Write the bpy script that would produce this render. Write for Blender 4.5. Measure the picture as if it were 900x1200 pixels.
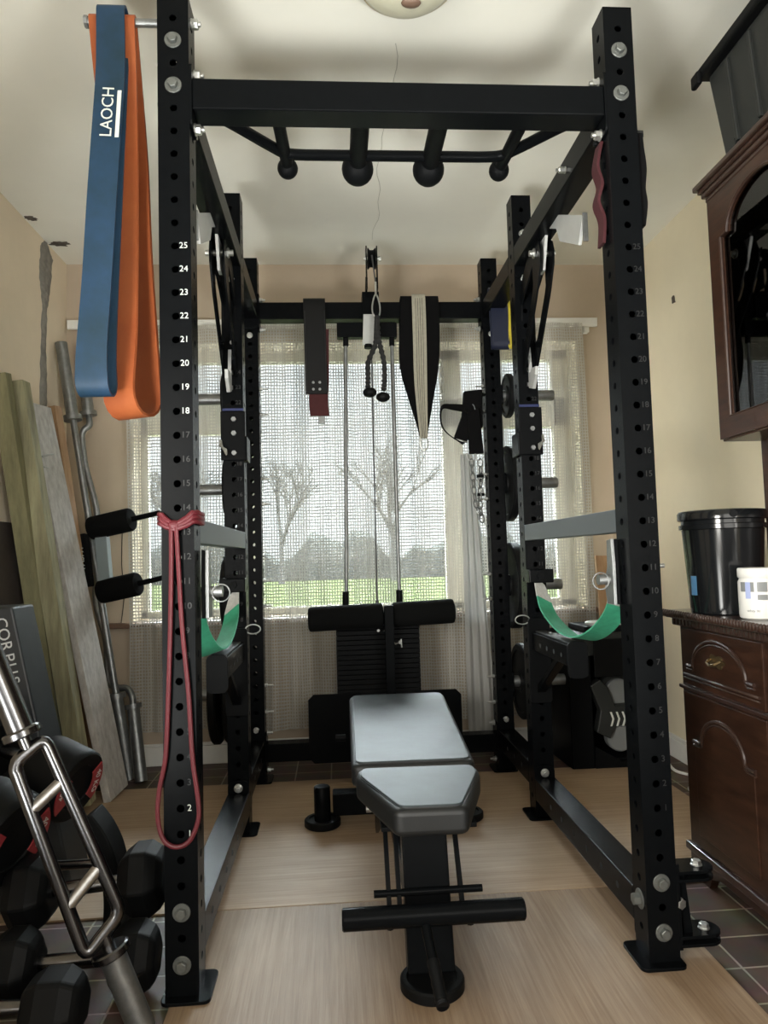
import bpy, bmesh, math, random
from mathutils import Vector, Matrix
from math import sin, cos, pi, radians, sqrt
random.seed(7)
for o in list(bpy.data.objects): bpy.data.objects.remove(o)
SC = bpy.context.scene
COL = SC.collection
V = Vector
# ------------------------------------------------------------------ camera
cd = bpy.data.cameras.new('camera'); cam = bpy.data.objects.new('camera', cd); COL.objects.link(cam)
cd.sensor_fit = 'VERTICAL'; cd.sensor_height = 36.0; cd.lens = 36.0*830.387/1200.0
fw = V((0.0702676, 0.99557659, 0.06236761)); rt = V((0.9972446, -0.06861949, -0.02818821)); up = V((0.02378389, -0.06417648, 0.9976551))
M = Matrix((rt, up, -fw)).transposed().to_4x4(); M.translation = V((-0.18610, -1.61661, 0.94617))
cam.matrix_world = M; cd.clip_start = 0.02; cd.clip_end = 300
SC.camera = cam
# ------------------------------------------------------------------ light and exposure
w = bpy.data.worlds.new('overcast_sky'); SC.world = w; w.use_nodes = True
wn = w.node_tree; wn.nodes.clear()
bg = wn.nodes.new('ShaderNodeBackground'); bg.inputs[0].default_value = (0.86, 0.95, 1.0, 1); bg.inputs[1].default_value = 5.0
# overcast sky: pale at the horizon, several times brighter overhead
wtc = wn.nodes.new('ShaderNodeTexCoord'); wsp = wn.nodes.new('ShaderNodeSeparateXYZ'); wn.links.new(wtc.outputs['Generated'], wsp.inputs[0])
wmr = wn.nodes.new('ShaderNodeMapRange'); wmr.inputs[1].default_value = .26; wmr.inputs[2].default_value = .62; wmr.inputs[3].default_value = 0.95; wmr.inputs[4].default_value = 50.0
wn.links.new(wsp.outputs[2], wmr.inputs[0]); wn.links.new(wmr.outputs[0], bg.inputs[1])
wo = wn.nodes.new('ShaderNodeOutputWorld'); wn.links.new(bg.outputs[0], wo.inputs[0])
def area(name, loc, rot, sx, sy, power, col=(1, 1, 1), portal=False):
    l = bpy.data.lights.new(name, 'AREA'); l.shape = 'RECTANGLE'; l.size = sx; l.size_y = sy; l.energy = power; l.color = col
    o = bpy.data.objects.new(name, l); COL.objects.link(o); o.location = loc; o.rotation_euler = rot
    if portal: l.cycles.is_portal = True
    return o
area('window_portal', (-0.05, 2.16, 1.35), (radians(-90), 0, 0), 2.3, 1.45, 1, portal=True)
# added fill lamps behind the camera; the low pair brightens the ceiling
def aimed(name, loc, tgt, sx, sy, power, col, spread):
    o = area(name, loc, (0, 0, 0), sx, sy, power, col); o.rotation_euler = (Vector(tgt)-Vector(loc)).to_track_quat('-Z', 'Y').to_euler(); o.data.spread = radians(spread)
area('rear_fill', (.15, -3.05, 1.6), (radians(90), 0, 0), 1.5, 1.4, 14, (1.0, .97, .90))  # added frontal fill, no window built behind it
aimed('left_side_fill', (-1.38, -2.2, 1.3), (1.34, .55, 1.15), 1.0, 1.2, 18, (1.0, .97, .90), 75)  # added fill aimed at the right wall and dresser
aimed('right_side_fill', (1.28, -2.95, 1.3), (-1.45, .9, 1.2), .9, 1.2, 9, (1.0, .97, .90), 75)  # unseen fill added to brighten the left wall and pile
aimed('left_up_fill', (-1.25, -1.5, .30), (.25, 1.2, 2.4), .9, .5, 6, (.99, 1.0, .96), 70)  # added uplight washing the ceiling from the left
aimed('right_up_fill', (1.15, -1.7, .30), (-.25, 1.2, 2.4), .9, .5, 6, (.99, 1.0, .96), 70)  # matching uplight added on the right
SC.view_settings.view_transform = 'Standard'
try: SC.view_settings.look = 'None'
except Exception: pass
SC.view_settings.exposure = 1.05; SC.view_settings.gamma = 1.0; SC.view_settings.use_curve_mapping = False

# ------------------------------------------------------------------ materials
def mat(name, col, rough=0.5, metal=0.0, var=0.0, vscale=20.0, bump=0.0, bscale=150.0, spec=0.5, stretch=None, col2=None, trans=0.0, coat=0.0):
    m = bpy.data.materials.new(name); m.use_nodes = True; nt = m.node_tree; b = nt.nodes['Principled BSDF']
    b.inputs['Base Color'].default_value = (*col, 1); b.inputs['Roughness'].default_value = rough; b.inputs['Metallic'].default_value = metal
    b.inputs['Specular IOR Level'].default_value = spec; b.inputs['Coat Weight'].default_value = coat; b.inputs['Coat Roughness'].default_value = .15
    if trans: b.inputs['Transmission Weight'].default_value = trans
    tc = nt.nodes.new('ShaderNodeTexCoord'); mp = nt.nodes.new('ShaderNodeMapping'); nt.links.new(tc.outputs['Object'], mp.inputs[0])
    if stretch: mp.inputs['Scale'].default_value = stretch
    if var > 0 or col2:
        n = nt.nodes.new('ShaderNodeTexNoise'); n.inputs['Scale'].default_value = vscale; n.inputs['Detail'].default_value = 6; n.inputs['Roughness'].default_value = .65
        nt.links.new(mp.outputs[0], n.inputs['Vector'])
        r = nt.nodes.new('ShaderNodeValToRGB'); r.color_ramp.elements[0].position = .3; r.color_ramp.elements[1].position = .7
        c2 = col2 if col2 else tuple(min(1, c*(1+var)) for c in col); c1 = col if col2 else tuple(c*(1-var) for c in col)
        r.color_ramp.elements[0].color = (*c1, 1); r.color_ramp.elements[1].color = (*c2, 1)
        nt.links.new(n.outputs['Fac'], r.inputs[0]); nt.links.new(r.outputs[0], b.inputs['Base Color'])
    if bump > 0:
        n2 = nt.nodes.new('ShaderNodeTexNoise'); n2.inputs['Scale'].default_value = bscale; n2.inputs['Detail'].default_value = 3
        nt.links.new(mp.outputs[0], n2.inputs['Vector'])
        bp = nt.nodes.new('ShaderNodeBump'); bp.inputs['Strength'].default_value = bump; bp.inputs['Distance'].default_value = .03/bscale
        nt.links.new(n2.outputs['Fac'], bp.inputs['Height']); nt.links.new(bp.outputs[0], b.inputs['Normal'])
    return m
WALL = mat('wall_paint', (.74, .63, .48), .85, var=.05, vscale=3, bump=.3, bscale=60)
WALLR = mat('cream_wall_paint', (.78, .70, .52), .8, var=.04, vscale=3, bump=.3, bscale=60)
CEIL = mat('ceiling_paint', (.82, .81, .73), .9, var=.03, vscale=2, bump=.2, bscale=30)
REVEAL = mat('window_reveal_paint', (.74, .66, .52), .8, var=.04, vscale=5)
WHITE = mat('white_gloss_paint', (.78, .77, .72), .4, var=.03)
UPVC = mat('window_frame_plastic', (.70, .66, .56), .4)
BLACK = mat('black_powder_coat', (.0038, .0044, .0050), .27, var=.15, vscale=40, spec=.05)
BLACKM = mat('matt_black_steel', (.004, .0045, .005), .5, spec=.07)
RUBBER = mat('black_rubber', (.0042, .0046, .005), .55, var=.2, vscale=15, bump=.2, bscale=300, spec=.14)
FOAM = mat('black_foam', (.003, .0033, .0033), .95, spec=.15, bump=.6, bscale=400)
DARKIN = mat('tube_inside_black', (.006, .006, .006), .8)
STEEL = mat('zinc_plated_steel', (.55, .56, .54), .38, metal=.9, var=.15, vscale=60)
WASHER = mat('galvanised_washer', (.17, .18, .17), .45, metal=.6, var=.15, vscale=80)
CHROME = mat('worn_chrome', (.15, .15, .155), .24, metal=1.0, var=.12, vscale=30)
GREYSTEEL = mat('dull_grey_steel', (.26, .27, .27), .42, metal=.85, var=.2, vscale=30)
SATIN = mat('satin_silver_plate', (.45, .46, .45), .5, metal=.2, var=.05)
VINYL = mat('grey_black_vinyl', (.028, .036, .040), .5, spec=.36, var=.3, vscale=9, bump=.35, bscale=260)
VINYLS = mat('black_vinyl_side', (.006, .007, .0075), .5, bump=.3, bscale=260)
BLUE = mat('blue_latex', (.010, .030, .048), .55, var=.2, vscale=9, bump=.2, bscale=80, col2=(.015, .045, .095), spec=.3)
ORANGE = mat('orange_latex', (.27, .062, .020), .5, bump=.2, bscale=80, col2=(.36, .10, .032), vscale=7, spec=.3)
RED = mat('red_latex', (.105, .010, .016), .5, var=.15)
YELLOW = mat('yellow_latex', (.62, .52, .05), .5, var=.1)
NAVY = mat('navy_latex', (.006, .010, .030), .55, var=.1)
GREEN = mat('green_webbing', (.035, .30, .17), .75, var=.15, vscale=60, bump=.5, bscale=500)
GREYWEB = mat('grey_webbing', (.45, .45, .43), .8, var=.15, vscale=80, bump=.5, bscale=500)
LEATHER = mat('black_leather', (.006, .006, .0065), .5, spec=.2, var=.15, bump=.4, bscale=250)
SUEDE = mat('red_suede', (.06, .013, .014), .9, var=.15, bump=.3)
BEIGEWEB = mat('beige_webbing', (.36, .34, .27), .85, var=.12, vscale=80, bump=.4, bscale=400)
FABRIC = mat('black_fabric', (.0035, .0035, .0038), .95, spec=.12, bump=.5, bscale=350)
ROPE = mat('black_nylon_rope', (.014, .014, .014), .9, bump=.5, bscale=300)
CABLE = mat('steel_cable', (.10, .10, .10), .5, metal=.5)
DWOOD = mat('dark_stained_oak', (.020, .009, .006), .30, stretch=(1, 1, 6), vscale=9, col2=(.052, .023, .013), bump=.35, bscale=60, coat=.15, spec=.35)
DWOODT = mat('dark_carved_wood', (.035, .018, .013), .35, var=.25, vscale=30, coat=.4)
BRASS = mat('aged_brass', (.25, .18, .09), .4, metal=.9, var=.2, vscale=90)
PLASTIC = mat('glossy_black_plastic', (.008, .009, .010), .14, var=.1)
PLASTICM = mat('dark_grey_plastic', (.014, .016, .015), .55, var=.12, vscale=5, bump=.3, bscale=60)
CREAMP = mat('white_plastic', (.72, .72, .69), .35, var=.02)
LABELG = mat('grey_label_ink', (.20, .21, .21), .5)
LABELB = mat('lilac_label_ink', (.36, .42, .66), .5)
LABELL = mat('pale_label_ink', (.62, .64, .60), .5)
TIMBER = mat('treated_green_timber', (.15, .14, .075), .8, stretch=(12, 12, 1), vscale=3, col2=(.27, .255, .14), bump=.4, bscale=60)
TIMBER2 = mat('pale_treated_timber', (.18, .165, .10), .8, stretch=(12, 12, 1), vscale=3, col2=(.40, .38, .23), bump=.4, bscale=60)
PINE = mat('brown_pine', (.27, .15, .07), .7, stretch=(10, 10, 1), vscale=4, col2=(.42, .26, .14), bump=.3, bscale=40)
OSB = mat('whitewashed_rough_board', (.34, .315, .29), .85, stretch=(1, 1, .4), vscale=45, col2=(.56, .54, .51), bump=.8, bscale=90)
CEMENT = mat('bare_cement_filler', (.15, .14, .125), .95, vscale=18, col2=(.30, .28, .245), bump=.9, bscale=50)
CRUMBLE = mat('dark_crumbled_plaster', (.06, .05, .04), .95, vscale=40, col2=(.13, .11, .09), bump=.9, bscale=60)
BADGE = mat('red_dumbbell_badge', (.25, .02, .025), .5, vscale=50, col2=(.34, .04, .045))
INKBACKLIT = mat('pale_ink_and_backlight', (.62, .66, .62), .6)  # brand print, and light showing through the rack's cut numerals
DIMCUT = mat('dim_cut_numeral', (.0085, .009, .0095), .5)
WHITEINK = mat('white_ink', (.55, .57, .57), .6)
SILL = mat('brown_sill_wood', (.13, .075, .045), .5, stretch=(1, 8, 8), vscale=5, col2=(.19, .11, .07))
BARK = mat('bare_bark', (.026, .026, .025), .9, var=.2, spec=0)
HEDGE = mat('winter_hedge', (.013, .014, .0135), .95, vscale=2.5, spec=0, col2=(.018, .019, .018))
LAWN = mat('lawn_grass', (.0155, .0195, .0080), .95, vscale=2.0, spec=0, col2=(.020, .024, .011))
CLOTH = mat('white_voile_cloth', (.62, .62, .58), .9, var=.06)
BLUETAPE = mat('blue_tape', (.012, .02, .09), .6)

def wood_floor(name, c1, c2, stretch):
    m = bpy.data.materials.new(name); m.use_nodes = True; nt = m.node_tree; b = nt.nodes['Principled BSDF']
    tc = nt.nodes.new('ShaderNodeTexCoord'); mp = nt.nodes.new('ShaderNodeMapping'); mp.inputs['Scale'].default_value = stretch
    nt.links.new(tc.outputs['Object'], mp.inputs[0])
    n = nt.nodes.new('ShaderNodeTexNoise'); n.inputs['Scale'].default_value = 1; n.inputs['Detail'].default_value = 8; n.inputs['Roughness'].default_value = .7
    n.inputs['Distortion'].default_value = .25
    nt.links.new(mp.outputs[0], n.inputs['Vector'])
    r = nt.nodes.new('ShaderNodeValToRGB'); r.color_ramp.elements[0].position = .33; r.color_ramp.elements[1].position = .66
    r.color_ramp.elements[0].color = (*c1, 1); r.color_ramp.elements[1].color = (*c2, 1)
    nt.links.new(n.outputs['Fac'], r.inputs[0])
    n2 = nt.nodes.new('ShaderNodeTexNoise'); n2.inputs['Scale'].default_value = 2.2; n2.inputs['Detail'].default_value = 4
    nt.links.new(tc.outputs['Object'], n2.inputs['Vector'])
    r2 = nt.nodes.new('ShaderNodeValToRGB'); r2.color_ramp.elements[0].color = (.80, .80, .80, 1); r2.color_ramp.elements[1].color = (1.12, 1.12, 1.12, 1)
    r2.color_ramp.elements[0].position = .3; r2.color_ramp.elements[1].position = .7
    nt.links.new(n2.outputs['Fac'], r2.inputs[0])
    mx = nt.nodes.new('ShaderNodeMix'); mx.data_type = 'RGBA'; mx.blend_type = 'MULTIPLY'; mx.inputs[0].default_value = 1
    nt.links.new(r.outputs[0], mx.inputs[6]); nt.links.new(r2.outputs[0], mx.inputs[7]); nt.links.new(mx.outputs[2], b.inputs['Base Color'])
    b.inputs['Roughness'].default_value = .5; b.inputs['Specular IOR Level'].default_value = .3
    bp = nt.nodes.new('ShaderNodeBump'); bp.inputs['Strength'].default_value = .25; bp.inputs['Distance'].default_value = .002
    nt.links.new(n.outputs['Fac'], bp.inputs['Height']); nt.links.new(bp.outputs[0], b.inputs['Normal'])
    return m
PLYF = wood_floor('oak_veneer_front', (.22, .145, .088), (.34, .245, .16), (85, 2.4, 1))
PLYR = wood_floor('oak_veneer_rear', (.34, .23, .145), (.48, .35, .23), (2.2, 80, 1))

def tile_mat():
    m = bpy.data.materials.new('quarry_tiles'); m.use_nodes = True; nt = m.node_tree; b = nt.nodes['Principled BSDF']
    tc = nt.nodes.new('ShaderNodeTexCoord'); mp = nt.nodes.new('ShaderNodeMapping'); mp.inputs['Location'].default_value = (.07, .02, 0)
    nt.links.new(tc.outputs['Object'], mp.inputs[0])
    br = nt.nodes.new('ShaderNodeTexBrick'); br.offset = 0; br.inputs['Scale'].default_value = 1; br.inputs['Brick Width'].default_value = .155
    br.inputs['Row Height'].default_value = .125; br.inputs['Mortar Size'].default_value = .0032; br.inputs['Mortar Smooth'].default_value = .3
    br.inputs['Color1'].default_value = (.055, .036, .028, 1); br.inputs['Color2'].default_value = (.115, .080, .060, 1); br.inputs['Mortar'].default_value = (.28, .24, .19, 1)
    nt.links.new(mp.outputs[0], br.inputs['Vector'])
    n = nt.nodes.new('ShaderNodeTexNoise'); n.inputs['Scale'].default_value = 14; n.inputs['Detail'].default_value = 5
    nt.links.new(tc.outputs['Object'], n.inputs['Vector'])
    mx = nt.nodes.new('ShaderNodeMix'); mx.data_type = 'RGBA'; mx.blend_type = 'OVERLAY'; mx.inputs[0].default_value = .6
    nt.links.new(br.outputs['Color'], mx.inputs[6]); nt.links.new(n.outputs['Color'], mx.inputs[7]); nt.links.new(mx.outputs[2], b.inputs['Base Color'])
    b.inputs['Roughness'].default_value = .5; b.inputs['Specular IOR Level'].default_value = .25
    bp = nt.nodes.new('ShaderNodeBump'); bp.inputs['Strength'].default_value = .5; bp.inputs['Distance'].default_value = .004; bp.invert = True
    nt.links.new(br.outputs['Fac'], bp.inputs['Height']); nt.links.new(bp.outputs[0], b.inputs['Normal'])
    return m
TILES = tile_mat()

def net_mat():
    m = bpy.data.materials.new('open_weave_net'); m.use_nodes = True; nt = m.node_tree; nt.nodes.clear()
    N = nt.nodes.new; L = nt.links.new
    out = N('ShaderNodeOutputMaterial'); tc = N('ShaderNodeTexCoord'); sep = N('ShaderNodeSeparateXYZ'); L(tc.outputs['UV'], sep.inputs[0])
    def math_(op, a, b=None, c=None):
        n = N('ShaderNodeMath'); n.operation = op
        for i, v in enumerate((a, b, c)):
            if v is None: continue
            if isinstance(v, (int, float)): n.inputs[i].default_value = v
            else: L(v, n.inputs[i])
        return n.outputs[0]
    def noise(vec, scale, detail=2, sc=(1, 1, 1)):
        mp = N('ShaderNodeMapping'); mp.inputs['Scale'].default_value = sc; L(vec, mp.inputs[0])
        n = N('ShaderNodeTexNoise'); n.inputs['Scale'].default_value = scale; n.inputs['Detail'].default_value = detail; L(mp.outputs[0], n.inputs['Vector'])
        return n.outputs['Fac']
    U, W_ = sep.outputs[0], sep.outputs[1]
    dens = noise(tc.outputs['UV'], 14, 4, (1, .03, 1))         # vertical streaks of thicker yarn
    densh = noise(tc.outputs['UV'], 5, 3, (.08, 1, 1))        # horizontal bands of thicker yarn
    wob = noise(tc.outputs['UV'], 30, 2)
    def lines(coord, pitch, widthsrc, base, amp):
        c = math_('ADD', math_('DIVIDE', coord, pitch), math_('MULTIPLY', wob, .5))
        f = math_('ABSOLUTE', math_('SUBTRACT', math_('FRACT', c), .5))
        wd = math_('MULTIPLY_ADD', widthsrc, amp, base)
        return math_('LESS_THAN', f, wd)
    v1 = lines(U, .0135, dens, -.16, .80)
    h1 = lines(W_, .0150, densh, .0, .40)
    v2 = lines(U, .0047, dens, -.20, .80)
    a = math_('MAXIMUM', v1, h1)
    a = math_('MAXIMUM', math_('MULTIPLY', a, .90), math_('MULTIPLY', v2, .5))
    a = math_('MAXIMUM', a, .10)
    dif = N('ShaderNodeBsdfDiffuse'); dif.inputs[0].default_value = (.80, .77, .69, 1)
    trl = N('ShaderNodeBsdfTranslucent'); trl.inputs[0].default_value = (.05, .051, .048, 1)
    mx = N('ShaderNodeMixShader'); mx.inputs[0].default_value = .42; L(dif.outputs[0], mx.inputs[1]); L(trl.outputs[0], mx.inputs[2])
    tr = N('ShaderNodeBsdfTransparent'); mx2 = N('ShaderNodeMixShader'); L(a, mx2.inputs[0]); L(tr.outputs[0], mx2.inputs[1]); L(mx.outputs[0], mx2.inputs[2])
    L(mx2.outputs[0], out.inputs[0])
    return m
NET = net_mat()
def glass_mat(name, tint, rough=0.0, refl=.12):
    m = bpy.data.materials.new(name); m.use_nodes = True; nt = m.node_tree; nt.nodes.clear()
    out = nt.nodes.new('ShaderNodeOutputMaterial'); tr = nt.nodes.new('ShaderNodeBsdfTransparent'); tr.inputs[0].default_value = (*tint, 1)
    gl = nt.nodes.new('ShaderNodeBsdfGlossy'); gl.inputs['Roughness'].default_value = rough; gl.inputs[0].default_value = (1, 1, 1, 1)
    fr = nt.nodes.new('ShaderNodeFresnel'); fr.inputs[0].default_value = 1.5
    mx = nt.nodes.new('ShaderNodeMixShader'); nt.links.new(fr.outputs[0], mx.inputs[0]); nt.links.new(tr.outputs[0], mx.inputs[1]); nt.links.new(gl.outputs[0], mx.inputs[2])
    nt.links.new(mx.outputs[0], out.inputs[0]); return m
GLASS = glass_mat('window_glass', (.97, .98, .97))
CABGLASS = glass_mat('cabinet_glass', (.25, .25, .25), .02)
LAMPGLASS = mat('frosted_lamp_glass', (.66, .64, .50), .25, var=.05, vscale=10)

# ------------------------------------------------------------------ mesh helpers
WM = {}                                  # world matrix of every object made here
def basis(d, hint=None):
    d = V(d).normalized(); h = V(hint) if hint is not None else (V((0, 0, 1)) if abs(d.z) < .9 else V((0, 1, 0)))
    a = h.cross(d)
    if a.length < 1e-5: a = V((1, 0, 0)).cross(d)
    a.normalize(); return a, d.cross(a).normalized(), d
class MB:
    def __init__(s): s.v = []; s.f = []; s.sm = []
    def add(s, vs, fs, smooth=False):
        n = len(s.v); s.v += [V(q) for q in vs]; s.f += [tuple(i+n for i in f) for f in fs]; s.sm += [smooth]*len(fs); return s
    def box(s, x0, x1, y0, y1, z0, z1):
        return s.add([(x0, y0, z0), (x1, y0, z0), (x1, y1, z0), (x0, y1, z0), (x0, y0, z1), (x1, y0, z1), (x1, y1, z1), (x0, y1, z1)],
                     [(0, 3, 2, 1), (4, 5, 6, 7), (0, 1, 5, 4), (1, 2, 6, 5), (2, 3, 7, 6), (3, 0, 4, 7)])
    def hexa(s, q): return s.add(q, [(0, 3, 2, 1), (4, 5, 6, 7), (0, 1, 5, 4), (1, 2, 6, 5), (2, 3, 7, 6), (3, 0, 4, 7)])
    def bar(s, p0, p1, a, b, hint=None):           # rectangular bar from p0 to p1, a across, b along the hint side
        p0, p1 = V(p0), V(p1); A, B, D = basis(p1-p0, hint)
        q = [p+A*(i*a/2)+B*(j*b/2) for p in (p0, p1) for i, j in ((-1, -1), (1, -1), (1, 1), (-1, 1))]
        return s.hexa(q)
    def cyl(s, p0, p1, r, r1=None, n=20, cap=True):
        p0, p1 = V(p0), V(p1); A, B, D = basis(p1-p0); r1 = r if r1 is None else r1
        vs = []
        for p, rr in ((p0, r), (p1, r1)): vs += [p+A*(cos(2*pi*i/n)*rr)+B*(sin(2*pi*i/n)*rr) for i in range(n)]
        s.add(vs, [(i, (i+1) % n, n+(i+1) % n, n+i) for i in range(n)], True)
        if cap: s.add(vs, [tuple(range(n-1, -1, -1)), tuple(range(n, 2*n))])
        return s
    def lathe(s, base, axis, prof, n=28, hint=None):   # prof: list of (radius, distance along the axis)
        base = V(base); A, B, D = basis(axis, hint); vs = []
        for r, h in prof: vs += [base+D*h+A*(cos(2*pi*i/n)*r)+B*(sin(2*pi*i/n)*r) for i in range(n)]
        fs = [(k*n+i, k*n+(i+1) % n, (k+1)*n+(i+1) % n, (k+1)*n+i) for k in range(len(prof)-1) for i in range(n)]
        s.add(vs, fs, True)
        e = []
        if prof[0][0] > 1e-4: e.append(tuple(range(n-1, -1, -1)))
        if prof[-1][0] > 1e-4: e.append(tuple(range((len(prof)-1)*n, len(prof)*n)))
        return s.add(vs, e) if e else s
    def tube(s, pts, r, n=10, closed=False, rr=None):
        pts = [V(p) for p in pts]; m = len(pts); vs = []; prev = None
        for k, p in enumerate(pts):
            if closed: d = pts[(k+1) % m]-pts[k-1]
            else: d = pts[min(k+1, m-1)]-pts[max(k-1, 0)]
            d.normalize()
            if prev is None: A, B, _ = basis(d)
            else:
                A = prev-d*prev.dot(d); A.normalize(); B = d.cross(A)
            prev = A; q = rr[k] if rr else r
            vs += [p+A*(cos(2*pi*i/n)*q)+B*(sin(2*pi*i/n)*q) for i in range(n)]
        K = m if closed else m-1
        fs = [(k*n+i, k*n+(i+1) % n, ((k+1) % m)*n+(i+1) % n, ((k+1) % m)*n+i) for k in range(K) for i in range(n)]
        s.add(vs, fs, True)
        if not closed: s.add(vs, [tuple(range(n-1, -1, -1)), tuple(range((m-1)*n, m*n))])
        return s
    def sphere(s, c, r, n=20, sc=(1, 1, 1)):
        c = V(c); vs = []; m = n//2
        for k in range(m+1):
            t = pi*k/m
            for i in range(n): vs.append(c+V((sin(t)*cos(2*pi*i/n)*r*sc[0], sin(t)*sin(2*pi*i/n)*r*sc[1], -cos(t)*r*sc[2])))
        return s.add(vs, [(k*n+i, k*n+(i+1) % n, (k+1)*n+(i+1) % n, (k+1)*n+i) for k in range(m) for i in range(n)], True)
    def prism(s, poly, thick, o=(0, 0, 0), ex=(1, 0, 0), ey=(0, 0, 1)):   # polygon in plane (ex,ey), extruded both ways
        o, ex, ey = V(o), V(ex), V(ey); nz = ex.cross(ey).normalized(); n = len(poly)
        vs = [o+ex*a+ey*b+nz*(t*thick/2) for t in (-1, 1) for a, b in poly]
        return s.add(vs, [tuple(range(n-1, -1, -1)), tuple(range(n, 2*n))]+[(i, (i+1) % n, n+(i+1) % n, n+i) for i in range(n)])
    def ribbon(s, pts, wid, thick, closed=False):   # wid: list of half width vectors
        pts = [V(p) for p in pts]; m = len(pts); vs = []
        for k, p in enumerate(pts):
            d = (pts[(k+1) % m]-pts[k-1]) if closed else (pts[min(k+1, m-1)]-pts[max(k-1, 0)])
            h = V(wid[k]); nn = d.cross(h)
            if nn.length < 1e-9: nn = V((0, 1, 0))
            nn.normalize()
            vs += [p-h-nn*thick/2, p+h-nn*thick/2, p+h+nn*thick/2, p-h+nn*thick/2]
        K = m if closed else m-1; fs = []
        for k in range(K):
            a, b = k*4, ((k+1) % m)*4
            for i in range(4): fs.append((a+i, a+(i+1) % 4, b+(i+1) % 4, b+i))
        s.add(vs, fs, True)
        if not closed: s.add(vs, [(3, 2, 1, 0), ((m-1)*4, (m-1)*4+1, (m-1)*4+2, (m-1)*4+3)])
        return s
    def text(s, txt, size, mtx, depth=.0004):
        c = bpy.data.curves.new('t', 'FONT'); c.body = txt; c.size = size; c.extrude = depth; c.align_x = 'CENTER'; c.align_y = 'CENTER'; c.resolution_u = 3
        o = bpy.data.objects.new('t', c); COL.objects.link(o); dg = bpy.context.evaluated_depsgraph_get()
        me = bpy.data.meshes.new_from_object(o.evaluated_get(dg))
        s.add([mtx @ v.co for v in me.vertices], [tuple(p.vertices) for p in me.polygons])
        bpy.data.objects.remove(o); bpy.data.curves.remove(c); bpy.data.meshes.remove(me); return s
    def build(s, name, m, parent=None, bevel=0, seg=2, loc=None, split=False):
        me = bpy.data.meshes.new(name)
        if parent is not None: inv = WM[parent].inverted(); mw = WM[parent]
        else:
            if loc is None:
                xs = [v.x for v in s.v]; ys = [v.y for v in s.v]; zs = [v.z for v in s.v]
                loc = V(((min(xs)+max(xs))/2, (min(ys)+max(ys))/2, min(zs)))
            mw = Matrix.Translation(V(loc)); inv = mw.inverted()
        me.from_pydata([inv @ v for v in s.v], [], s.f)
        for p, q in zip(me.polygons, s.sm): p.use_smooth = q
        o = bpy.data.objects.new(name, me); COL.objects.link(o)
        if parent is not None: o.parent = parent
        else: o.location = mw.translation
        WM[o] = mw
        if m: me.materials.append(m)
        bm = bmesh.new(); bm.from_mesh(me); bmesh.ops.remove_doubles(bm, verts=bm.verts, dist=1e-6); bmesh.ops.recalc_face_normals(bm, faces=bm.faces)
        for e in bm.edges:
            if len(e.link_faces) == 2 and e.calc_face_angle(0) > radians(40): e.smooth = False
        bm.to_mesh(me); bm.free()
        if bevel > 0:
            b = o.modifiers.new('bevel', 'BEVEL'); b.width = bevel; b.segments = seg; b.limit_method = 'ANGLE'; b.angle_limit = radians(35)
        return o
def thing(name, label, cat, loc, rot=(0, 0, 0), group=None):
    o = bpy.data.objects.new(name, None); COL.objects.link(o); o.location = loc; o.rotation_euler = rot; o.empty_display_size = .1
    WM[o] = Matrix.LocRotScale(V(loc), o.rotation_euler, None); o['label'] = label; o['category'] = cat
    if group: o['group'] = group
    return o
def tag(o, label, cat, group=None, kind=None):
    o['label'] = label; o['category'] = cat
    if group: o['group'] = group
    if kind: o['kind'] = kind
    return o
def struct(o): o['kind'] = 'structure'; return o
def copy_tree(o, parent=None):
    c = o.copy(); COL.objects.link(c)
    if parent is not None: c.parent = parent
    for ch in [k for k in COL.objects if k.parent == o]: copy_tree(ch, c)
    return c
def rrect(w_, h_, r, n=5, cx=0, cy=0):
    p = []
    for sx, sy, a0 in ((1, 1, 0), (-1, 1, 90), (-1, -1, 180), (1, -1, 270)):
        for i in range(n+1):
            a = radians(a0+90*i/n); p.append((cx+sx*(w_/2-r)+cos(a)*r, cy+sy*(h_/2-r)+sin(a)*r))
    return p
def catmull(P, n=8, closed=False):
    P = [V(p) for p in P]; m = len(P); out = []
    rng = range(m) if closed else range(m-1)
    for i in rng:
        if closed: a, b, c, d = P[i-1], P[i], P[(i+1) % m], P[(i+2) % m]
        else: a, b, c, d = P[max(i-1, 0)], P[i], P[i+1], P[min(i+2, m-1)]
        for k in range(n):
            t = k/n; out.append(.5*((2*b)+(c-a)*t+(2*a-5*b+4*c-d)*t*t+(3*b-a-3*c+d)*t**3))
    if not closed: out.append(P[-1])
    return out
def T(loc, x, y): # matrix with columns x, y, x×y
    x = V(x).normalized(); y = V(y).normalized(); z = x.cross(y); m = Matrix((x, y, z)).transposed().to_4x4(); m.translation = V(loc); return m

# ================================================================== THE ROOM
XL, XR, YB, YF, H = -1.45, 1.34, 1.83, -3.1, 2.40
WX0, WX1, WZ0, WZ1, WY = -1.15, 1.06, .67, 2.01, 2.02
struct(MB().box(XL-.3, XR+.3, YF-.3, YB+.35, -.12, 0).build('floor', TILES, loc=(0, 0, 0)))
struct(MB().box(XL-.3, XR+.3, YF-.3, YB+.35, H, H+.15).build('ceiling', CEIL))
struct(MB().box(XL-.15, XL, YF-.15, YB+.3, 0, H).build('wall_left', WALL))
struct(MB().box(XR, XR+.15, YF-.15, YB+.3, 0, H).build('wall_right', WALLR))
b = MB()
b.box(XL, WX0, YB, YB+.3, 0, H); b.box(WX1, XR, YB, YB+.3, 0, H); b.box(WX0, WX1, YB, YB+.3, 0, WZ0); b.box(WX0, WX1, YB, YB+.3, WZ1, H)
struct(b.build('wall_back', mat('backlit_beige_wall', (.47, .385, .29), .85, var=.05, vscale=3, bump=.3, bscale=60)))  # darker beige: the wall's backlit shade is put into its colour
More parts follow.
